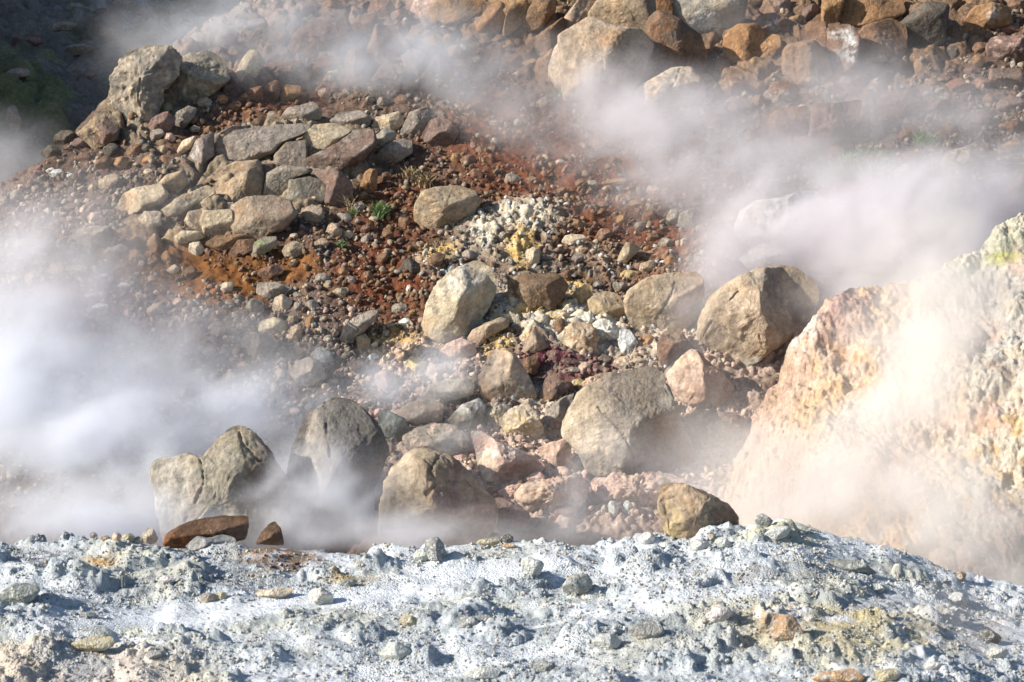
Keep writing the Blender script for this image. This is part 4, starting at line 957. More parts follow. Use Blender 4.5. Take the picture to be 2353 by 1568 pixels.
r0 = np.random.default_rng(21)
for (px, py, w, h, rot, t) in (
    (451, 573, 40, 38, 0, 'p'), (308, 590, 36, 36, 0, 'o'), (383, 594, 26, 38, 10, 'o'), (437, 628, 40, 36, 15, 'b'), (400, 620, 34, 24, 10, 'p'), (347, 645, 24, 24, 0, 't'), (588, 705, 45, 40, 0, 'g'),
    (745, 818, 44, 42, 0, 'g'), (680, 765, 38, 46, -20, 't'), (712, 742, 26, 36, -10, 'o'), (675, 735, 30, 24, 0, 't'), (716, 703, 36, 32, 0, 'g'), (687, 707, 26, 26, 0, 'g'), (520, 661, 42, 30, 15, 'p'),
    (528, 700, 30, 18, -40, 'g'), (800, 540, 28, 22, 0, 'p'), (768, 533, 36, 42, 25, 't'), (740, 560, 34, 26, 0, 't'), (436, 698, 22, 22, 0, 'g'), (410, 695, 28, 22, 0, 'k'), (784, 674, 42, 34, 10, 't'),
    (740, 640, 36, 28, 0, 'g'), (755, 655, 28, 22, 20, 't'), (790, 625, 30, 26, 0, 'o'), (805, 645, 26, 24, 0, 'g'), (939, 664, 14, 20, -20, 'w'), (918, 709, 42, 28, 5, 'g'), (932, 741, 32, 22, 0, 'w'),
    (1220, 586, 34, 34, 0, 'e'), (1487, 614, 42, 36, 20, 't'), (1445, 632, 44, 24, 0, 'y'), (1326, 516, 48, 26, -20, 'b'), (1389, 540, 42, 32, 15, 'b'), (1319, 551, 62, 26, 5, 'p'), (1424, 660, 36, 32, 0, 'g'),
    (953, 842, 60, 46, 20, 'y'), (886, 873, 60, 58, 0, 'k'), (1006, 852, 46, 34, 0, 'k'), (1181, 933, 32, 28, 0, 'd'), (835, 790, 42, 46, 35, 't'), (820, 838, 40, 32, 0, 'k'), (860, 825, 34, 26, 10, 'w'),
    (1153, 220, 46, 22, 0, 'o'), (1048, 363, 28, 26, 0, 'o'), (1076, 368, 42, 26, 15, 'b'), (1104, 346, 30, 24, 30, 'b'), (1037, 396, 26, 18, 0, 'r'), (1287, 374, 24, 18, 0, 'p'), (1333, 422, 28, 24, 10, 'b'),
    (1361, 424, 30, 24, 0, 'g'), (1410, 420, 66, 20, 10, 'o'), (1501, 437, 34, 24, 0, 't'), (1220, 417, 36, 22, 10, 'b'), (1136, 283, 28, 14, 0, 'g'), (1547, 500, 34, 40, 0, 'g'), (928, 511, 34, 30, 0, 'b'),
    (837, 452, 28, 26, 0, 'o'), (1030, 90, 34, 30, 0, 'o'), (1042, 118, 46, 32, 20, 'o'), (1115, 97, 34, 26, 0, 'b'), (1168, 104, 36, 26, 0, 'o'), (1146, 92, 26, 20, 0, 'b'), (1181, 136, 42, 28, 10, 'b'),
    (1220, 146, 44, 26, -5, 'o'), (1205, 115, 50, 22, 25, 'b'), (1080, 92, 38, 30, 0, 'b'), (380, 250, 40, 26, 35, 't'), (445, 275, 26, 22, 0, 'b'), (470, 235, 36, 24, 0, 't'), (510, 230, 30, 24, 20, 'o'),
    (480, 300, 34, 22, 20, 'b'), (360, 310, 44, 28, 30, 'g'), (390, 318, 30, 28, 0, 'k'), (335, 343, 30, 26, 30, 'd'), (255, 345, 42, 30, 30, 'd'), (195, 362, 36, 34, 0, 'r'), (343, 370, 40, 26, 15, 'o'),
    (425, 375, 40, 24, 20, 'b'), (250, 418, 62, 32, 30, 't'), (300, 400, 40, 26, 25, 'u'), (130, 398, 40, 18, 12, 'c'), (160, 405, 28, 14, 12, 'c'), (115, 392, 24, 12, 20, 'w'), (220, 470, 60, 26, 15, 'u'),
    (160, 480, 46, 26, 20, 'u'), (215, 500, 40, 28, 0, 'k'), (95, 478, 40, 22, 10, 'u'), (240, 550, 50, 22, 15, 't'), (265, 575, 60, 26, 20, 'g'), (175, 620, 60, 34, 5, 'e'), (130, 620, 40, 34, 0, 'e'),
    (75, 640, 46, 36, 0, 'e'), (285, 655, 44, 16, 12, 'w'), (235, 635, 34, 14, 15, 'c'), (205, 680, 26, 14, 10, 'w'), (230, 705, 40, 18, 10, 'c'), (340, 660, 26, 22, 0, 'b'), (50, 560, 40, 30, 15, 'e'),
    (540, 245, 34, 24, 20, 'b'), (565, 225, 24, 26, 0, 'o'), (600, 255, 40, 16, 10, 'r'), (625, 265, 24, 20, 0, 'g'), (745, 215, 30, 28, 0, 'k'), (770, 200, 26, 22, 0, 'r'), (880, 235, 32, 26, 0, 'g'),
    (850, 230, 24, 22, 0, 'g'), (815, 225, 34, 22, 0, 'b'), (940, 200, 40, 20, 5, 'u'), (1010, 145, 44, 40, 20, 'r'), (1060, 150, 40, 34, 20, 'r'), (1100, 180, 50, 26, 10, 'u'), (1070, 60, 34, 26, 0, 'r'),
    (1440, 590, 24, 22, 0, 'd'), (1530, 560, 40, 26, 0, 'g'), (1500, 545, 32, 24, 0, 'b'), (1470, 520, 30, 24, 0, 'g'), (1430, 505, 36, 24, 0, 'o'), (1380, 475, 40, 22, 8, 'b'), (1460, 470, 34, 22, 0, 'o'),
    (1290, 440, 30, 22, 0, 'b'), (1255, 470, 32, 24, 0, 'g'), (1540, 600, 34, 28, 0, 'o'), (1575, 585, 30, 24, 0, 'b'), (1600, 600, 28, 24, 0, 'g'), (1610, 560, 30, 22, 0, 'o'), (1580, 548, 26, 22, 0, 'b'),
    (1590, 645, 20, 16, 0, 'w'), (1270, 710, 30, 18, 20, 'g'), (1245, 725, 36, 22, 0, 'w'), (1300, 735, 40, 24, 0, 'w'), (1220, 760, 26, 20, 30, 'p'), (1170, 790, 34, 20, 30, 'y'), (1150, 812, 40, 20, 30, 'y'),
    (1270, 770, 24, 34, -15, 'b'), (1340, 845, 40, 34, 0, 'k'), (1385, 830, 44, 26, 10, 'p'), (1430, 828, 40, 24, 10, 'p'), (1390, 872, 60, 24, 12, 'k'), (1330, 880, 44, 22, 10, 'y'), (1500, 840, 28, 22, 0, 'k'),
    (1490, 870, 24, 20, 0, 'r'), (1270, 905, 34, 28, 0, 'o'), (1130, 950, 46, 26, 0, 'p'), (1105, 960, 32, 22, 0, 'c'), (1230, 1100, 46, 34, 10, 'k'), (1195, 1130, 60, 40, 10, 'k'), (1250, 1150, 70, 44, 0, 'k'),
    (1290, 1085, 40, 28, 0, 'k'), (1320, 1110, 60, 34, 0, 'e'), (1385, 1115, 60, 40, 0, 'k'), (1430, 1135, 80, 44, 5, 'k'), (1490, 1110, 60, 36, 0, 'k'), (1350, 1150, 60, 40, 0, 'u'), (1300, 1180, 60, 40, 0, 'u'),
    (1410, 1170, 24, 44, 10, 'c'), (1440, 1168, 22, 40, -15, 'c'), (1560, 1095, 50, 26, 0, 'k'), (1650, 1010, 50, 30, 0, 'k'), (1620, 980, 40, 30, 0, 'k'), (1680, 960, 40, 30, 0, 'k'), (1700, 1000, 44, 26, 0, 'k'),
    (1195, 1010, 30, 24, 0, 'k'), (1215, 1028, 34, 20, 0, 'k'), (1060, 1055, 44, 24, 0, 'k'), (1070, 945, 30, 20, 0, 'u'), (1135, 1128, 40, 26, 0, 'r'), (1590, 960, 36, 30, 0, 'k'),
    ):
    stone(px, py, w, h, rot, t, r0)

def far_surface(px, py):
    return solve(h_far, np.atleast_1d(px), np.atleast_1d(py), 22.5, 68.0)
r4 = np.random.default_rng(77)
for k, (px, py, w, h) in enumerate(((175, 18, 44, 30), (230, 30, 36, 26), (285, 12, 56, 36), (335, 40, 50, 34), (380, 20, 44, 30), (420, 55, 40, 28), (300, 70, 34, 22), (250, 75, 60, 26), (455, 25, 46, 30), (350, 85, 30, 20),
                                    (150, 60, 70, 28), (60, 95, 90, 34), (180, 115, 80, 26), (110, 150, 44, 24), (40, 170, 60, 30), (200, 175, 50, 24), (30, 275, 44, 70), (410, 95, 36, 24))):
    stone(px, py, w, h, 8, ('g', 'd', 'g', 'u')[k % 4], r4, hit_fn=far_surface, group='rocks of the shaded far hillside', label='dim weathered rock on the shaded far hillside')

# stones nobody would trace one by one, strewn where the slope carries them
def tone_at(px, py, r):
    red, orange, white, yellow, maroon, clay, ash, grey = [float(a[0]) for a in slope_zone(np.array([px]), np.array([py]))]
    u = r.random()
    if white > .5 and u < .75: return 'w' if u < .5 else 'p'
    if clay > .5: return 'k' if u < .6 else ('p' if u < .85 else 'u')
    if px > 1450 and py < 460: return 'u' if u < .45 else ('b' if u < .8 else 'r')
    if red > .4 or orange > .4: return 'b' if u < .5 else ('o' if u < .75 else ('r' if u < .9 else 'g'))
    if ash > .5: return 'g' if u < .5 else ('e' if u < .75 else 'k')
    return 'g' if u < .35 else ('t' if u < .6 else ('b' if u < .85 else 'u'))

for (px, py, w, h, rot, t) in (
    (480, 172, 70, 46, 25, 'g'), (440, 205, 50, 40, 20, 'g'), (500, 128, 60, 44, 20, 'u'), (625, 160, 56, 40, 10, 'u'), (450, 95, 60, 44, 20, 'g'), (520, 78, 66, 40, 15, 'g'), (590, 62, 70, 44, 10, 'u'), (640, 38, 60, 44, 10, 'r'),
    (700, 22, 66, 40, 0, 'u'), (770, 14, 60, 36, 0, 'r'), (480, 52, 44, 30, 20, 'g'), (560, 24, 50, 34, 10, 'g'), (620, 95, 46, 34, 15, 'u'), (960, 75, 50, 44, 20, 'r'), (1000, 100, 48, 40, 20, 'o'), (920, 40, 50, 44, 0, 'r'),
    (200, 255, 52, 30, 25, 'g'), (150, 320, 70, 44, 20, 'd'), (120, 350, 56, 34, 20, 'd'), (185, 330, 46, 34, 10, 'u'), (240, 375, 52, 30, 25, 'b'), (310, 345, 46, 30, 25, 'b'), (280, 375, 44, 32, 20, 'o'),
    (1700, 250, 60, 44, 0, 'u'), (1640, 280, 52, 36, 10, 'u'), (1560, 300, 60, 40, 0, 'u'), (1740, 200, 46, 34, 0, 'b'), (2150, 250, 70, 50, 10, 'u'), (2200, 200, 60, 44, 0, 'r'), (2320, 240, 66, 44, 0, 'u'), (2250, 270, 60, 40, 0, 'u'),
    (2330, 290, 46, 36, 0, 'b'), (2180, 300, 50, 34, 0, 'b'), (2290, 390, 60, 40, 10, 'g'), (2120, 440, 70, 44, 10, 'u'), (1960, 440, 60, 36, 0, 'b'), (1920, 350, 46, 34, 0, 'b'), (1780, 350, 60, 36, 0, 'u'), (1800, 400, 50, 34, 0, 'b'),
    (1260, 60, 44, 30, 30, 'b'), (1620, 185, 44, 30, 0, 'o'), (2110, 140, 60, 40, 20, 'b'), (2190, 120, 50, 40, 20, 'd'), (2030, 165, 50, 30, 10, 'b'), (1900, 200, 46, 30, 0, 'b')):
    stone(px, py, w, h, rot, t, r0)
r1 = np.random.default_rng(5)
taken = [(c[0], c[1], max(h)) for _l, c, h in ROCKS] + [(s[1], s[2], s[3] / 2) for s in STONES]
count = 0
while count < 150:
    px, py = r1.uniform(20, 2330), r1.uniform(60, 1000)
    if py > 900 and not (250 < px < 950): continue
    if px > 1750 and py > 560: continue
    if px < 260 and py < 420: continue
    if (px < 700 and py < 100): continue
    w = 22 + 30 * r1.random() ** 2.2
    if any((px - a) ** 2 + (py - b) ** 2 < (c * .85 + w * .5) ** 2 for a, b, c in taken): continue
    red, orange, *_ = slope_zone(np.array([px]), np.array([py]))
    if r1.random() < .5 * max(red[0], orange[0]): continue
    if r1.random() < .7 * max(float(b[0]) for b in bedrock(np.array([px]), np.array([py]))): continue
    stone(px, py, w, w * r1.uniform(.6, .95), r1.uniform(-30, 40), tone_at(px, py, r1), r1)
    taken.append((px, py, w / 2)); count += 1

r3 = np.random.default_rng(17)
count = 0; tries = 0
while count < 46 and tries < 6000:
    tries += 1
    if count < 30: px, py = r3.uniform(1230, 2345), r3.uniform(0, 235)
    else: px, py = r3.uniform(340, 860), r3.uniform(290, 560)
    w = r3.uniform(30, 74) if count < 30 else r3.uniform(22, 44)
    if px < 1500 and py > 130 and count < 30: continue
    if any((px - a) ** 2 + (py - b) ** 2 < (c * .8 + w * .36) ** 2 for a, b, c in taken): continue
    stone(px, py, w, w * r3.uniform(.6, .9), r3.uniform(-10, 40), ('b', 'o', 'b', 'r', 'u')[r3.integers(0, 5)] if count < 30 else ('t', 'g', 'e', 'b')[r3.integers(0, 4)], r3)
    taken.append((px, py, w / 2)); count += 1

# stones and clods on the pale ground in front
r2 = np.random.default_rng(9)
FORE_LABELS = []
def fstone(label, px, py, w, h, rot, tone, **k):
    stone(px, py + .08 * h, w, h, rot, tone, r2, fore=True, label=label, stain='c', lumpy=.02)
fstone('egg shaped grey stone casting a long shadow near the crest', 1000, 1260, 58, 64, 40, 's')
fstone('greyish knob leaning on the egg shaped grey stone', 968, 1275, 40, 34, 20, 'c')
fstone('square pale stone with a dark right side, mid ground', 1222, 1298, 58, 56, 0, 'c')
fstone('rough bluish clod with two lumps, right of the square pale stone', 1325, 1340, 76, 58, 15, 's')
fstone('dark slate boulder stone at the left margin of the pale ground', 42, 1362, 110, 52, 12, 's')
fstone('white angular stone below the rust stain', 738, 1370, 64, 48, -10, 'w')
fstone('flat yellowish white slab left of the white angular stone', 628, 1362, 110, 26, 8, 'p')
fstone('small greenish stone left of the flat yellowish slab', 508, 1368, 30, 26, 0, 'y')
fstone('pale yellow rounded stone on the crest left of the long rust rock', 345, 1230, 40, 40, 0, 'p')
fstone('tiny cream stone in the row left of the pale yellow one', 268, 1232, 26, 24, 0, 'p')
fstone('grey little stone at the left end of the crest row', 214, 1230, 20, 18, 0, 'g')
fstone('cream stone in the middle of the crest row', 295, 1235, 32, 24, 0, 'y')
fstone('squat yellowish stone touching the pale yellow rounded one', 318, 1242, 30, 22, 0, 'y')
fstone('brown stone in the crest row, left of the cream ones', 243, 1238, 22, 18, 0, 'b')
fstone('ochre knotted clod, biggest stone at the lower right', 1805, 1440, 86, 84, 0, 'o')
fstone('tan slab propped on the left of the ochre knotted clod', 1764, 1432, 46, 66, -12, 't')
fstone('white pebble at the right of the ochre knotted clod', 1862, 1420, 26, 20, 0, 'w')
fstone('white wedge stone up left of the ochre knotted clod', 1652, 1410, 66, 40, 15, 'w')
fstone('orange crusted stone cut by the lower edge of the picture', 1925, 1556, 130, 44, 5, 'o')
fstone('olive stone beside the orange crusted one', 2035, 1548, 70, 36, 10, 'y')
fstone('white block on the crest right of the dappled boulder', 1788, 1222, 70, 36, 15, 'c')
fstone('blue grey fin shaped stone on the crest', 1755, 1196, 44, 36, -10, 's')
fstone('grey round stone at the foot of the dappled boulder', 1636, 1235, 28, 28, 0, 'g')
fstone('white stone at the foot of the dappled boulder', 1662, 1246, 44, 28, -20, 'c')
fstone('pale block left below the dappled boulder', 1608, 1252, 56, 30, -10, 'c')
fstone('whitish mound like stone left of the dappled boulder', 1485, 1236, 54, 32, 10, 'c')
fstone('small white shard near the whitish mound stone', 1530, 1252, 30, 22, 20, 'w')
fstone('yellow stained flat stone on the middle of the crest', 1120, 1246, 62, 22, 5, 'y')
fstone('dark pointed stone right of the yellow stained flat stone', 1165, 1238, 34, 26, 10, 'd')
fstone('orange pebble below the dark pointed stone', 1170, 1254, 34, 14, 0, 'o')
fstone('brown round stone on the right hand crest', 2208, 1322, 26, 24, 0, 't')
fstone('dark humped stone at the right margin', 2276, 1460, 54, 34, -20, 'd')
fstone('olive tan stone above the hollow, lower middle', 940, 1425, 48, 30, -10, 'y')
fstone('grey flat stone right of the olive tan stone', 1070, 1428, 62, 34, 0, 's')
fstone('small dark clod pair, lower middle', 1115, 1425, 54, 36, 0, 's')
fstone('large pale clod at the lower middle', 905, 1492, 86, 44, 5, 'c')
fstone('wide shadowed clod left of the white wedge stone', 1485, 1445, 92, 50, 0, 's')
fstone('bluish white block below the wide shadowed clod', 1395, 1472, 80, 48, 0, 'c')
fstone('grey green low stone, left middle of the pale ground', 800, 1338, 44, 20, 0, 's')
fstone('dark flat stone on the left powder patch', 205, 1412, 44, 18, 0, 's')
fstone('olive crust lump at the lower left', 210, 1480, 120, 40, 8, 'y')
fstone('blue grey lump right of the olive crust lump', 355, 1502, 46, 24, 0, 's')
fstone('brown pair of little stones under the rust stain', 480, 1372, 46, 26, 0, 'g')
fstone('small white stone in the dark gravel, left middle', 385, 1330, 50, 20, 5, 'w')
fstone('white pebble among rubble, lower right edge', 2150, 1530, 54, 22, 0, 'w')
fstone('grey clod near the lower right corner', 2290, 1500, 60, 30, 0, 'c')
fstone('pale low clod right of the rubble crest', 2010, 1350, 50, 26, 0, 'c')
fstone('dark crusted ridge clod on the right half', 1960, 1300, 120, 34, -12, 's')
fstone('white rounded clod below the ridge clod', 2200, 1375, 60, 40, 0, 'c')
fstone('pale stepped stone, lower middle bottom edge', 1110, 1545, 90, 30, 4, 'c')
fstone('grey tilted stone at the bottom edge', 1250, 1530, 70, 28, -6, 's')

# ---- labels of the unlabelled stones, from how they look and the rock they lie by
def rel(px, py, c, h):
    dx, dy = (px - c[0]) / max(h[0], 12), (py - c[1]) / max(h[1], 12)
    if abs(dx) < .7: return 'above' if dy < 0 else 'below'
    if abs(dy) < .7: return 'left of' if dx < 0 else 'right of'
    return ('above' if dy < 0 else 'below') + (' and left of' if dx < 0 else ' and right of')
LM = [x for x in ROCKS if x[0]]
rows = []
for (o, px, py, w, h, tone, ang) in STONES:
    if o.get('label'): continue
    near = min(LM, key=lambda q: math.hypot(px - q[1][0], py - q[1][1]) - .6 * max(q[2]))
    s = math.sqrt(w * h)
    look = ('little ' if s < 24 else 'small ' if s < 34 else 'sizeable ') + TONE_WORD[tone] + (' angular stone' if ang else ' rounded stone')
    rows.append([o, look, rel(px, py, near[1], near[2]) + ' the ' + near[0], math.hypot(px - near[1][0], py - near[1][1])])
by = {}
for q in rows: by.setdefault((q[1], q[2]), []).append(q)
for (look, where), v in by.items():
    v.sort(key=lambda q: q[3])
    if len(v) == 1:
        v[0][0]['label'] = look + ' ' + where
    else:
        names = ['nearest', 'second nearest', 'third nearest', 'fourth nearest', 'fifth nearest', 'sixth nearest', 'seventh nearest', 'eighth nearest', 'ninth nearest', 'tenth nearest']
        for k, q in enumerate(v):
            q[0]['label'] = names[min(k, 9)] + ' ' + look + ' ' + where

# ------------------------------------------------------------------ uncountable small rubble
def base_chip(r):
    """a little angular chip: an icosphere cut by planes"""
    t = (1 + 5 ** .5) / 2
    v = np.array([(-1, t, 0), (1, t, 0), (-1, -t, 0), (1, -t, 0), (0, -1, t), (0, 1, t), (0, -1, -t), (0, 1, -t), (t, 0, -1), (t, 0, 1), (-t, 0, -1), (-t, 0, 1)], float)
    f = [(0, 11, 5), (0, 5, 1), (0, 1, 7), (0, 7, 10), (0, 10, 11), (1, 5, 9), (5, 11, 4), (11, 10, 2), (10, 7, 6), (7, 1, 8), (3, 9, 4), (3, 4, 2), (3, 2, 6), (3, 6, 8), (3, 8, 9), (4, 9, 5), (2, 4, 11), (6, 2, 10), (8, 6, 7), (9, 8, 1)]
    v /= np.linalg.norm(v, axis=1)[:, None]
    v = list(map(tuple, v)); mid = {}
    def m(a, b):
        k = (min(a, b), max(a, b))
        if k not in mid:
            p = (np.array(v[a]) + np.array(v[b])) / 2; p /= np.linalg.norm(p)
            v.append(tuple(p)); mid[k] = len(v) - 1
        return mid[k]
    g = []
    for a, b, c in f:
        x, y, z = m(a, b), m(b, c), m(c, a)
        g += [(a, x, z), (b, y, x), (c, z, y), (x, y, z)]
    v = np.array(v); g = np.array(g)
    for k in range(r.integers(5, 9)):
        n = r.normal(size=3); n /= np.linalg.norm(n); h = r.uniform(.5, .85)
        ex = v @ n - h
        v = v - np.maximum(ex, 0)[:, None] * n
    v = v * (1 + .08 * r.normal(size=(len(v), 1)))
    return v * np.array([1, r.uniform(.7, 1), r.uniform(.5, .8)]), g

def scatter(name, n, hit, tone_fn, size_fn, keep_fn, box, seed, label, normal, mat, dy=0.0):
    r = np.random.default_rng(seed)
    chips = [base_chip(r) for _ in range(14)]
    px = r.uniform(box[0], box[2], n); py = r.uniform(box[1], box[3], n)
    k = keep_fn(px, py, r); px, py = px[k], py[k]
    x, y, z = hit(px, py)
    ok = (np.abs(project(x, y, z)[1] - py) < 25) & (y < (12.4 if name == 'gravel' else 28))
    px, py, x, y, z = px[ok], py[ok], x[ok], y[ok], z[ok]
    n = len(px)
    s = size_fn(px, py, r) * y / F / 2
    col = tone_fn(px, py, r)
    q = r.normal(size=(n, 4)); q /= np.linalg.norm(q, axis=1)[:, None]
    w_, a, b, c = q.T
    R = np.stack([1 - 2 * (b * b + c * c), 2 * (a * b - w_ * c), 2 * (a * c + w_ * b), 2 * (a * b + w_ * c), 1 - 2 * (a * a + c * c), 2 * (b * c - w_ * a),
                  2 * (a * c - w_ * b), 2 * (b * c + w_ * a), 1 - 2 * (a * a + b * b)], 1).reshape(n, 3, 3)
    V, T, C = [], [], []
    off = 0
    which = r.integers(0, len(chips), n)
    nm = np.array(normal)
    for ci, (cv, cf) in enumerate(chips):
        ii = np.where(which == ci)[0]
        if not len(ii): continue
        p = np.einsum('nij,kj->nki', R[ii], cv) * s[ii][:, None, None]
        p += np.stack([x[ii], y[ii] + dy, z[ii]], 1)[:, None, :] + (nm * s[ii][:, None] * .35)[:, None, :]
        V.append(p.reshape(-1, 3))
        T.append((cf[None] + (np.arange(len(ii)) * len(cv))[:, None, None] + off).reshape(-1, 3))
        C.append(np.repeat(col[ii], len(cv), 0))
        off += len(ii) * len(cv)
    me = mesh_np(name, np.concatenate(V), None, np.concatenate(T), np.concatenate(C), mat)
    return add(name, me, (0, 0, 0), label, name.replace('_', ' '), None, 'stuff')

_T = {k: np.array(v) for k, v in TONE.items()}
def slope_tones(px, py, r):
    red, orange, white, yellow, maroon, clay, ash, grey = slope_zone(px, py)
    n = len(px)
    c = np.array([_T['g'], _T['t'], _T['b'], _T['u'], _T['b'] * .8, _T['g'] * .8])[r.integers(0, 6, n)]
    c = np.where((grey > .3)[:, None] & (r.random(n) < .6)[:, None], np.array([_T['g'], _T['t'] * .8, _T['g'] * .7])[r.integers(0, 3, n)], c)
    rd = (np.maximum(red, orange) > .35) & (r.random(n) < .85)
    c = np.where(rd[:, None], np.array([_T['b'], _T['b'] * .75, _T['r'], _T['o'] * .8, _T['t'] * .8])[r.integers(0, 5, n)], c)
    c = np.where(((white > r.random(n) * .9) & (r.random(n) < .9))[:, None], np.array([_T['w'], _T['c'], _T['c'] * .8, _T['p'], _T['g'], _T['t'], _T['c'] * .6])[r.integers(0, 7, n)], c)
    c = np.where((yellow * .75 > r.random(n))[:, None], np.array([_T['y'], np.array((.50, .34, .13)), _T['p']])[r.integers(0, 3, n)], c)
    c = np.where((clay > r.random(n))[:, None], np.array([_T['k'], _T['p'], _T['k'] * 1.15, _T['k'] * .85])[r.integers(0, 4, n)], c)
    c = np.where((maroon > r.random(n))[:, None], np.array([(.13, .06, .055), (.2, .11, .10), (.28, .18, .17)])[r.integers(0, 3, n)], c)
    c = np.where(((ash > .4) & (r.random(n) < .7))[:, None], np.array([_T['g'], _T['e'], _T['k'], _T['g'] * .8])[r.integers(0, 4, n)], c)
    return c * r.uniform(.75, 1.2, (n, 1))
def slope_keep(px, py, r):
    q = P3(px / 60, py / 60)
    cl = fbm(q, 3)
    red, orange, white, yellow, maroon, clay, ash, grey = slope_zone(px, py)
    d = .55 + .7 * cl - .35 * orange - .22 * red * (py < 430) + .25 * white + .1 * grey + .12 * (py > 430) - .55 * blob(px, py, 1310, 762, 200, 70, -14)
    bl, bv, bt = bedrock(px, py)
    d = d - .55 * np.maximum.reduce([bl, bv, bt])
    d = np.where((px > 1700) & (py > 560), .1, d)
    d = np.where((px < 240) & (py < 330), 0, d)
    return r.random(len(px)) < d
def slope_size(px, py, r):
    s = 4 + 17 * r.random(len(px)) ** 3.0
    return s * (1 - .25 * slope_zone(px, py)[2])
scatter('scree', 85000, slope_surface, slope_tones, slope_size, slope_keep, (-250, -60, 2600, 1190), 31, 'loose brown and grey scree of pebble sized chips covering the slope', (0, -.57, .82), M_STONE)

def fore_tones(px, py, r):
    n = len(px)
    c = np.array([_T['c'], _T['c'] * 1.1, _T['s'], _T['p'], _T['c'] * .8, _T['w'] * .9, _T['c'] * .9])[r.integers(0, 7, n)]
    rust = blob(px, py, 640, 1290, 50, 18, -20)
    c = np.where((rust > r.random(n))[:, None], np.array([(.30, .12, .03), (.16, .06, .03)])[r.integers(0, 2, n)], c)
    return c * r.uniform(.75, 1.12, (n, 1))
def fore_keep(px, py, r):
    cl = fbm(P3(px / 90, py / 40), 3)
    sm = np.maximum.reduce([blob(px, py, 420, 1420, 330, 28, 6), blob(px, py, 1120, 1318, 240, 30, 4), blob(px, py, 800, 1375, 300, 22, 4)])
    return r.random(len(px)) < (.55 + .8 * cl) * (1 - .85 * sm) + .6 * blob(px, py, 640, 1290, 50, 18, -20)
scatter('gravel', 52000, fore_surface, fore_tones, lambda px, py, r: 2.2 + 9 * r.random(len(px)) ** 4, fore_keep, (-300, 1215, 2650, 1640), 41,
        'fine pale crumbly gravel strewn over the white crusted ground', (0, 0, 1), M_CRUST)

# ------------------------------------------------------------------ plants
def tuft(label, px, py, size, mat, n, seed, spread=.8, tall=1.0, kind=None, name='green_plant', cat='plant', group=None):
    r = np.random.default_rng(seed)
    x, y, z = [float(v[0]) for v in on_slope(px, py)]
    s = size * y / F
    V, Q = [], []
    for k in range(n):
        b = r.normal(size=2) * s * spread * .35
        a = r.uniform(0, 2 * math.pi); lean = r.uniform(.1, .9)
        L_ = s * r.uniform(.4, 1.0) * tall; w = s * r.uniform(.03, .06) * (1 if tall < 1.5 else .35)
        d = np.array([math.cos(a) * lean, math.sin(a) * lean - .1, 1.0]); d /= np.linalg.norm(d)
        sd_ = np.cross(d, r.normal(size=3)); sd_ /= np.linalg.norm(sd_)
        p0 = np.array([b[0], b[1] * .8, b[1] * .5]); pm = p0 + d * L_ * .55; p1 = p0 + d * L_ + np.array([math.cos(a), math.sin(a), -.5]) * L_ * .2
        i = len(V)
        V += [p0 - sd_ * w * .6, p0 + sd_ * w * .6, pm - sd_ * w, pm + sd_ * w, p1 - sd_ * w * .3, p1 + sd_ * w * .3]
        Q += [(i, i + 1, i + 3, i + 2), (i + 2, i + 3, i + 5, i + 4)]
    me = mesh_np(name, np.array(V), np.array(Q), None, None, mat)
    add(name, me, (x, y - .02, z), label, cat, group, kind)
GP = 'small plants on the scree'
tuft('brightest green leafy plant left of the lone tan boulder', 873, 492, 34, M_LEAF, 150, 1, group=GP)
tuft('small green plant under the dry stalks', 812, 496, 22, M_LEAF, 90, 2, group=GP)
tuft('dry thin stalks rising beside the smooth oval rock', 803, 492, 44, M_DRY, 26, 3, spread=.5, tall=1.6, name='dry_stalks')
tuft('tiny green plant below the smooth oval rock', 782, 568, 20, M_LEAF, 70, 4, group=GP)
tuft('pale dry tuft above the lone tan boulder', 976, 425, 34, M_DRY, 120, 5, name='dry_tuft')
tuft('broad hazy green patch in the right hand scree', 1990, 382, 70, M_LEAF, 330, 6, spread=1.2, tall=.4, group=GP)
tuft('dim green patch left of the broad one', 1900, 402, 40, M_LEAF, 150, 7, spread=1.2, tall=.5, group=GP)
tuft('green yellow plant by the brown sharp rock', 2125, 330, 34, M_LEAF, 150, 8, group=GP)
tuft('olive tuft at the left of the top outcrop', 1318, 30, 40, M_DRY, 120, 9, name='dry_tuft')
tuft('green speck of a plant beside the egg shaped grey rock', 382, 268, 18, M_LEAF, 60, 10, group=GP)
tuft('faint green plant on the hazy upper scree', 1290, 218, 22, M_LEAF, 80, 11, group=GP)
tuft('pale tuft below the flat oval grey rock', 942, 405, 26, M_DRY, 90, 12, name='dry_tuft')

# ------------------------------------------------------------------ steam: real scattering air over the vents
def steam_material(dens=1.0, tint=(0.97, 0.952, 0.935), aniso=0.1):
    m, nt, out = new_mat('steam')
    v = nt.nodes.new('ShaderNodeVolumePrincipled')
    v.inputs['Color'].default_value = (*tint, 1)
    v.inputs['Density'].default_value = dens
    v.inputs['Anisotropy'].default_value = aniso
    nt.links.new(v.outputs[0], out.inputs['Volume'])
    return m
M_STEAM = steam_material()
M_STEAM_COOL = steam_material(tint=(0.905, 0.935, 0.99))  # blue of shaded, sky lit steam put into the scatter colour
M_STEAM_MAUVE = steam_material(tint=(0.905, 0.89, 0.92))

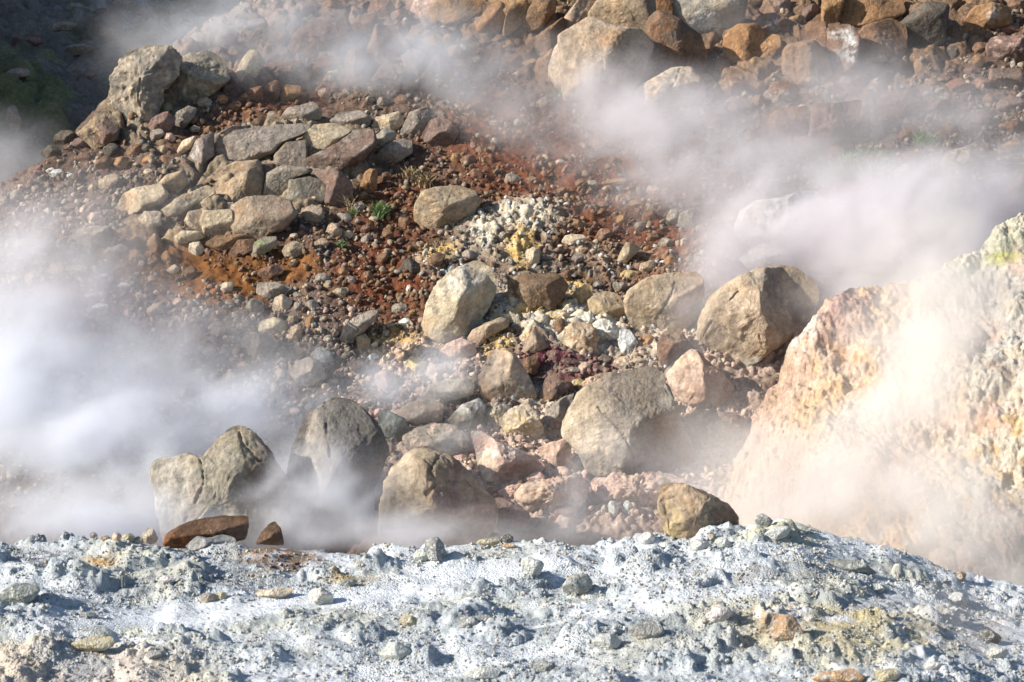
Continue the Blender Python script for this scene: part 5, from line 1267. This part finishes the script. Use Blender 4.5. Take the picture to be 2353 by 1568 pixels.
def steam(puffs, label, k=1.0, mat=None, voxel=0.045, seed=0, nscale=1.9, lo=.38, hi=.67, stretch=(0.72, 1, 1.15)):
    """puffs: picture place, distance in front of the slope or absolute (negative), half width and height in picture units, half depth in m, density"""
    E = []
    for (px, py, off, rx, ry, rz, d) in puffs:
        if off < 0:
            y = -off
            dx, dz = ray(px, py); x, z = float(dx) * y, float(dz) * y
        else:
            x, y, z = [float(v[0]) for v in on_slope(px, py)]
            y -= off
            dx, dz = ray(px, py); x, z = float(dx) * y, float(dz) * y
        E.append((x, y, z, rx * y / F, rz, ry * y / F, d))
    A = np.array(E)
    mn = (A[:, :3] - A[:, 3:6]).min(0); mx = (A[:, :3] + A[:, 3:6]).max(0)
    ng = bpy.data.node_groups.new('steam_cloud', 'GeometryNodeTree')
    ng.interface.new_socket('Geometry', in_out='INPUT', socket_type='NodeSocketGeometry')
    ng.interface.new_socket('Geometry', in_out='OUTPUT', socket_type='NodeSocketGeometry')
    N, L = ng.nodes.new, ng.links.new
    out = N('NodeGroupOutput')
    pos = N('GeometryNodeInputPosition')
    # slow swirl that frays the outline of the puffs
    w1 = N('ShaderNodeTexNoise'); w1.inputs['Scale'].default_value = 1.1; w1.inputs['Detail'].default_value = 3.0
    so_ = N('ShaderNodeVectorMath'); so_.operation = 'ADD'; so_.inputs[1].default_value = (seed * 3.7, seed * 1.3, seed * 2.1)
    L(pos.outputs[0], so_.inputs[0]); L(so_.outputs[0], w1.inputs['Vector'])
    ws = N('ShaderNodeVectorMath'); ws.operation = 'SUBTRACT'; ws.inputs[1].default_value = (.5, .5, .5); L(w1.outputs['Color'], ws.inputs[0])
    wm = N('ShaderNodeVectorMath'); wm.operation = 'SCALE'; wm.inputs['Scale'].default_value = 0.9; L(ws.outputs[0], wm.inputs[0])
    wp = N('ShaderNodeVectorMath'); wp.operation = 'ADD'; L(pos.outputs[0], wp.inputs[0]); L(wm.outputs[0], wp.inputs[1])
    acc = None
    for (x, y, z, rx, ry, rz, d) in E:
        a = N('ShaderNodeVectorMath'); a.operation = 'SUBTRACT'; a.inputs[1].default_value = (x, y, z); L(wp.outputs[0], a.inputs[0])
        b = N('ShaderNodeVectorMath'); b.operation = 'MULTIPLY'; b.inputs[1].default_value = (1 / rx, 1 / ry, 1 / rz); L(a.outputs[0], b.inputs[0])
        c = N('ShaderNodeVectorMath'); c.operation = 'LENGTH'; L(b.outputs[0], c.inputs[0])
        e = N('ShaderNodeMapRange'); e.interpolation_type = 'SMOOTHSTEP'
        e.inputs[1].default_value = 1.0; e.inputs[2].default_value = 0.0; e.inputs[3].default_value = 0.0; e.inputs[4].default_value = d * k
        L(c.outputs['Value'], e.inputs[0])
        if acc is None: acc = e.outputs[0]
        else:
            s = N('ShaderNodeMath'); s.operation = 'ADD'; L(acc, s.inputs[0]); L(e.outputs[0], s.inputs[1]); acc = s.outputs[0]
    ro = N('ShaderNodeVectorRotate'); ro.rotation_type = 'Y_AXIS'; ro.inputs['Angle'].default_value = math.radians(32); L(wp.outputs[0], ro.inputs['Vector'])
    st = N('ShaderNodeVectorMath'); st.operation = 'MULTIPLY'; st.inputs[1].default_value = stretch; L(ro.outputs[0], st.inputs[0])
    n = N('ShaderNodeTexNoise'); n.inputs['Scale'].default_value = nscale; n.inputs['Detail'].default_value = 6.0; n.inputs['Roughness'].default_value = 0.64; n.inputs['Distortion'].default_value = 0.35
    L(st.outputs[0], n.inputs['Vector'])
    mr = N('ShaderNodeMapRange'); mr.interpolation_type = 'SMOOTHSTEP'
    mr.inputs[1].default_value = lo; mr.inputs[2].default_value = hi; mr.inputs[3].default_value = 0.2; mr.inputs[4].default_value = 1.6
    L(n.outputs[0], mr.inputs[0])
    mu = N('ShaderNodeMath'); mu.operation = 'MULTIPLY'; L(acc, mu.inputs[0]); L(mr.outputs[0], mu.inputs[1])
    vc = N('GeometryNodeVolumeCube')
    L(mu.outputs[0], vc.inputs['Density'])
    vc.inputs['Min'].default_value = mn; vc.inputs['Max'].default_value = mx
    res = np.maximum(np.ceil((mx - mn) / voxel).astype(int), 4)
    for k, s in zip(('Resolution X', 'Resolution Y', 'Resolution Z'), res): vc.inputs[k].default_value = int(s)
    sm = N('GeometryNodeSetMaterial'); sm.inputs['Material'].default_value = mat or M_STEAM
    L(vc.outputs[0], sm.inputs[0]); L(sm.outputs[0], out.inputs[0])
    me = bpy.data.meshes.new('steam'); me.materials.append(mat or M_STEAM)
    o = add('steam', me, (0, 0, 0), label, 'steam', 'clouds of steam', 'stuff')
    md = o.modifiers.new('steam', 'NODES'); md.node_group = ng
    print('steam', res, res.prod())
    return o

if STEAM:
    steam([(60, 960, .45, 380, 330, .55, 2.0), (230, 1090, .35, 420, 260, .5, 2.2), (450, 980, .45, 340, 220, .5, 1.3), (650, 960, .45, 300, 180, .4, .9), (480, 870, .4, 330, 190, .4, .6),
           (30, 780, .6, 300, 320, .6, 1.5), (720, 1110, .35, 300, 170, .4, 1.5), (160, 1190, -13.2, 460, 130, .5, 2.2), (500, 1230, -13.2, 420, 70, .4, 1.0), (1010, 1235, -13.2, 460, 65, .4, 1.0), (830, 1130, .3, 200, 120, .3, 1.0)],
          'thick white bank of steam at the lower left', 2.6, M_STEAM_COOL, seed=1)
    steam([(40, 560, .6, 330, 260, .6, .9), (130, 700, .6, 380, 240, .6, 1.1), (300, 790, .5, 400, 200, .5, .8), (240, 480, .5, 300, 160, .4, .35), (480, 770, .45, 280, 150, .35, .4)], 'thin steam drifting over the left of the slope', 2.2, M_STEAM_MAUVE, seed=2)
    steam([(10, 380, -24, 160, 170, 1.2, .6)], 'small grey puff of steam at the left edge', 1.0, M_STEAM_COOL, seed=9, voxel=.09)
    steam([(560, 60, .6, 400, 190, .6, .75), (420, 140, .6, 240, 150, .5, .8), (850, 120, .6, 360, 170, .6, .75), (1000, 60, .6, 240, 130, .5, .6), (1060, 160, .6, 330, 150, .5, .5), (700, 170, .5, 330, 130, .4, .4)], 'bluish veil of steam at the upper left', 1.8, M_STEAM_COOL, seed=3)
    steam([(1395, 245, .6, 220, 160, .6, 2.3), (1260, 270, .5, 360, 200, .5, .8), (1500, 350, .5, 470, 210, .6, .9), (1640, 420, .6, 420, 220, .6, 1.2), (1640, 280, .5, 420, 170, .5, .6), (1560, 240, .5, 200, 110, .4, .7), (1330, 190, .5, 190, 130, .4, .5)],
          'steam drifting across the middle of the upper slope', 1.45, M_STEAM_MAUVE, seed=4)
    steam([(1950, 210, .5, 480, 170, .5, .6), (2100, 250, .6, 300, 160, .5, .9), (2260, 340, .6, 360, 210, .5, .7), (1830, 340, .6, 520, 210, .5, .7), (1690, 50, .6, 200, 110, .4, .7), (2050, 420, .6, 420, 160, .4, .6)], 'mauve veil of steam at the upper right', 1.6, M_STEAM_MAUVE, seed=5)
    steam([(1720, 500, .6, 200, 220, .5, 1.4), (1700, 610, .6, 190, 190, .5, 1.9), (1870, 560, .8, 340, 240, .6, 1.5), (2020, 520, .9, 400, 230, .7, 1.9), (2200, 500, .9, 330, 200, .6, 1.3), (2070, 610, 1.0, 340, 190, .7, 1.8), (1630, 720, .5, 150, 210, .35, .8),
           (2310, 440, .8, 220, 180, .5, .6), (1910, 690, .8, 200, 140, .4, .9)], 'dense steam behind the clay bank', 1.7, M_STEAM_MAUVE, seed=6)
    steam([(2160, 860, -12.8, 220, 520, .5, 2.6), (2080, 980, -12.9, 330, 360, .5, 1.5), (2130, 690, -13.0, 300, 260, .5, 1.6), (1820, 1090, -13.6, 380, 220, .5, 1.3), (1720, 1130, -13.6, 240, 180, .5, 1.0),
           (1960, 1170, -12.7, 480, 220, .5, 1.7), (2180, 1240, -12.3, 400, 190, .5, 1.6), (2340, 1290, -12.0, 330, 150, .4, 1.4), (1690, 950, -14.4, 200, 160, .35, .5), (1790, 1250, -11.6, 260, 60, .25, 1.0), (2240, 1400, -9.6, 330, 90, .3, .5)],
          'bright column of steam in front of the clay bank', 1.5, seed=7)
    steam([(770, 1130, -14.4, 240, 170, .35, 4.0), (690, 1180, -14.3, 240, 140, .3, 3.2), (950, 1210, -14.2, 260, 90, .3, 1.4), (960, 890, .4, 210, 90, .35, 1.3), (1060, 850, .4, 150, 100, .3, 1.1), (880, 930, .4, 190, 80, .3, 1.2), (1330, 1150, -14.0, 400, 150, .4, 1.0), (1580, 1080, -14.3, 250, 130, .35, .8), (1420, 1040, -14.6, 150, 90, .25, .6), (1080, 1010, -15.1, 330, 110, .3, .5),
           (1600, 770, .5, 140, 200, .35, .9)], 'wisps of steam between the boulders', 1.3, M_STEAM_COOL, seed=8, nscale=2.2)
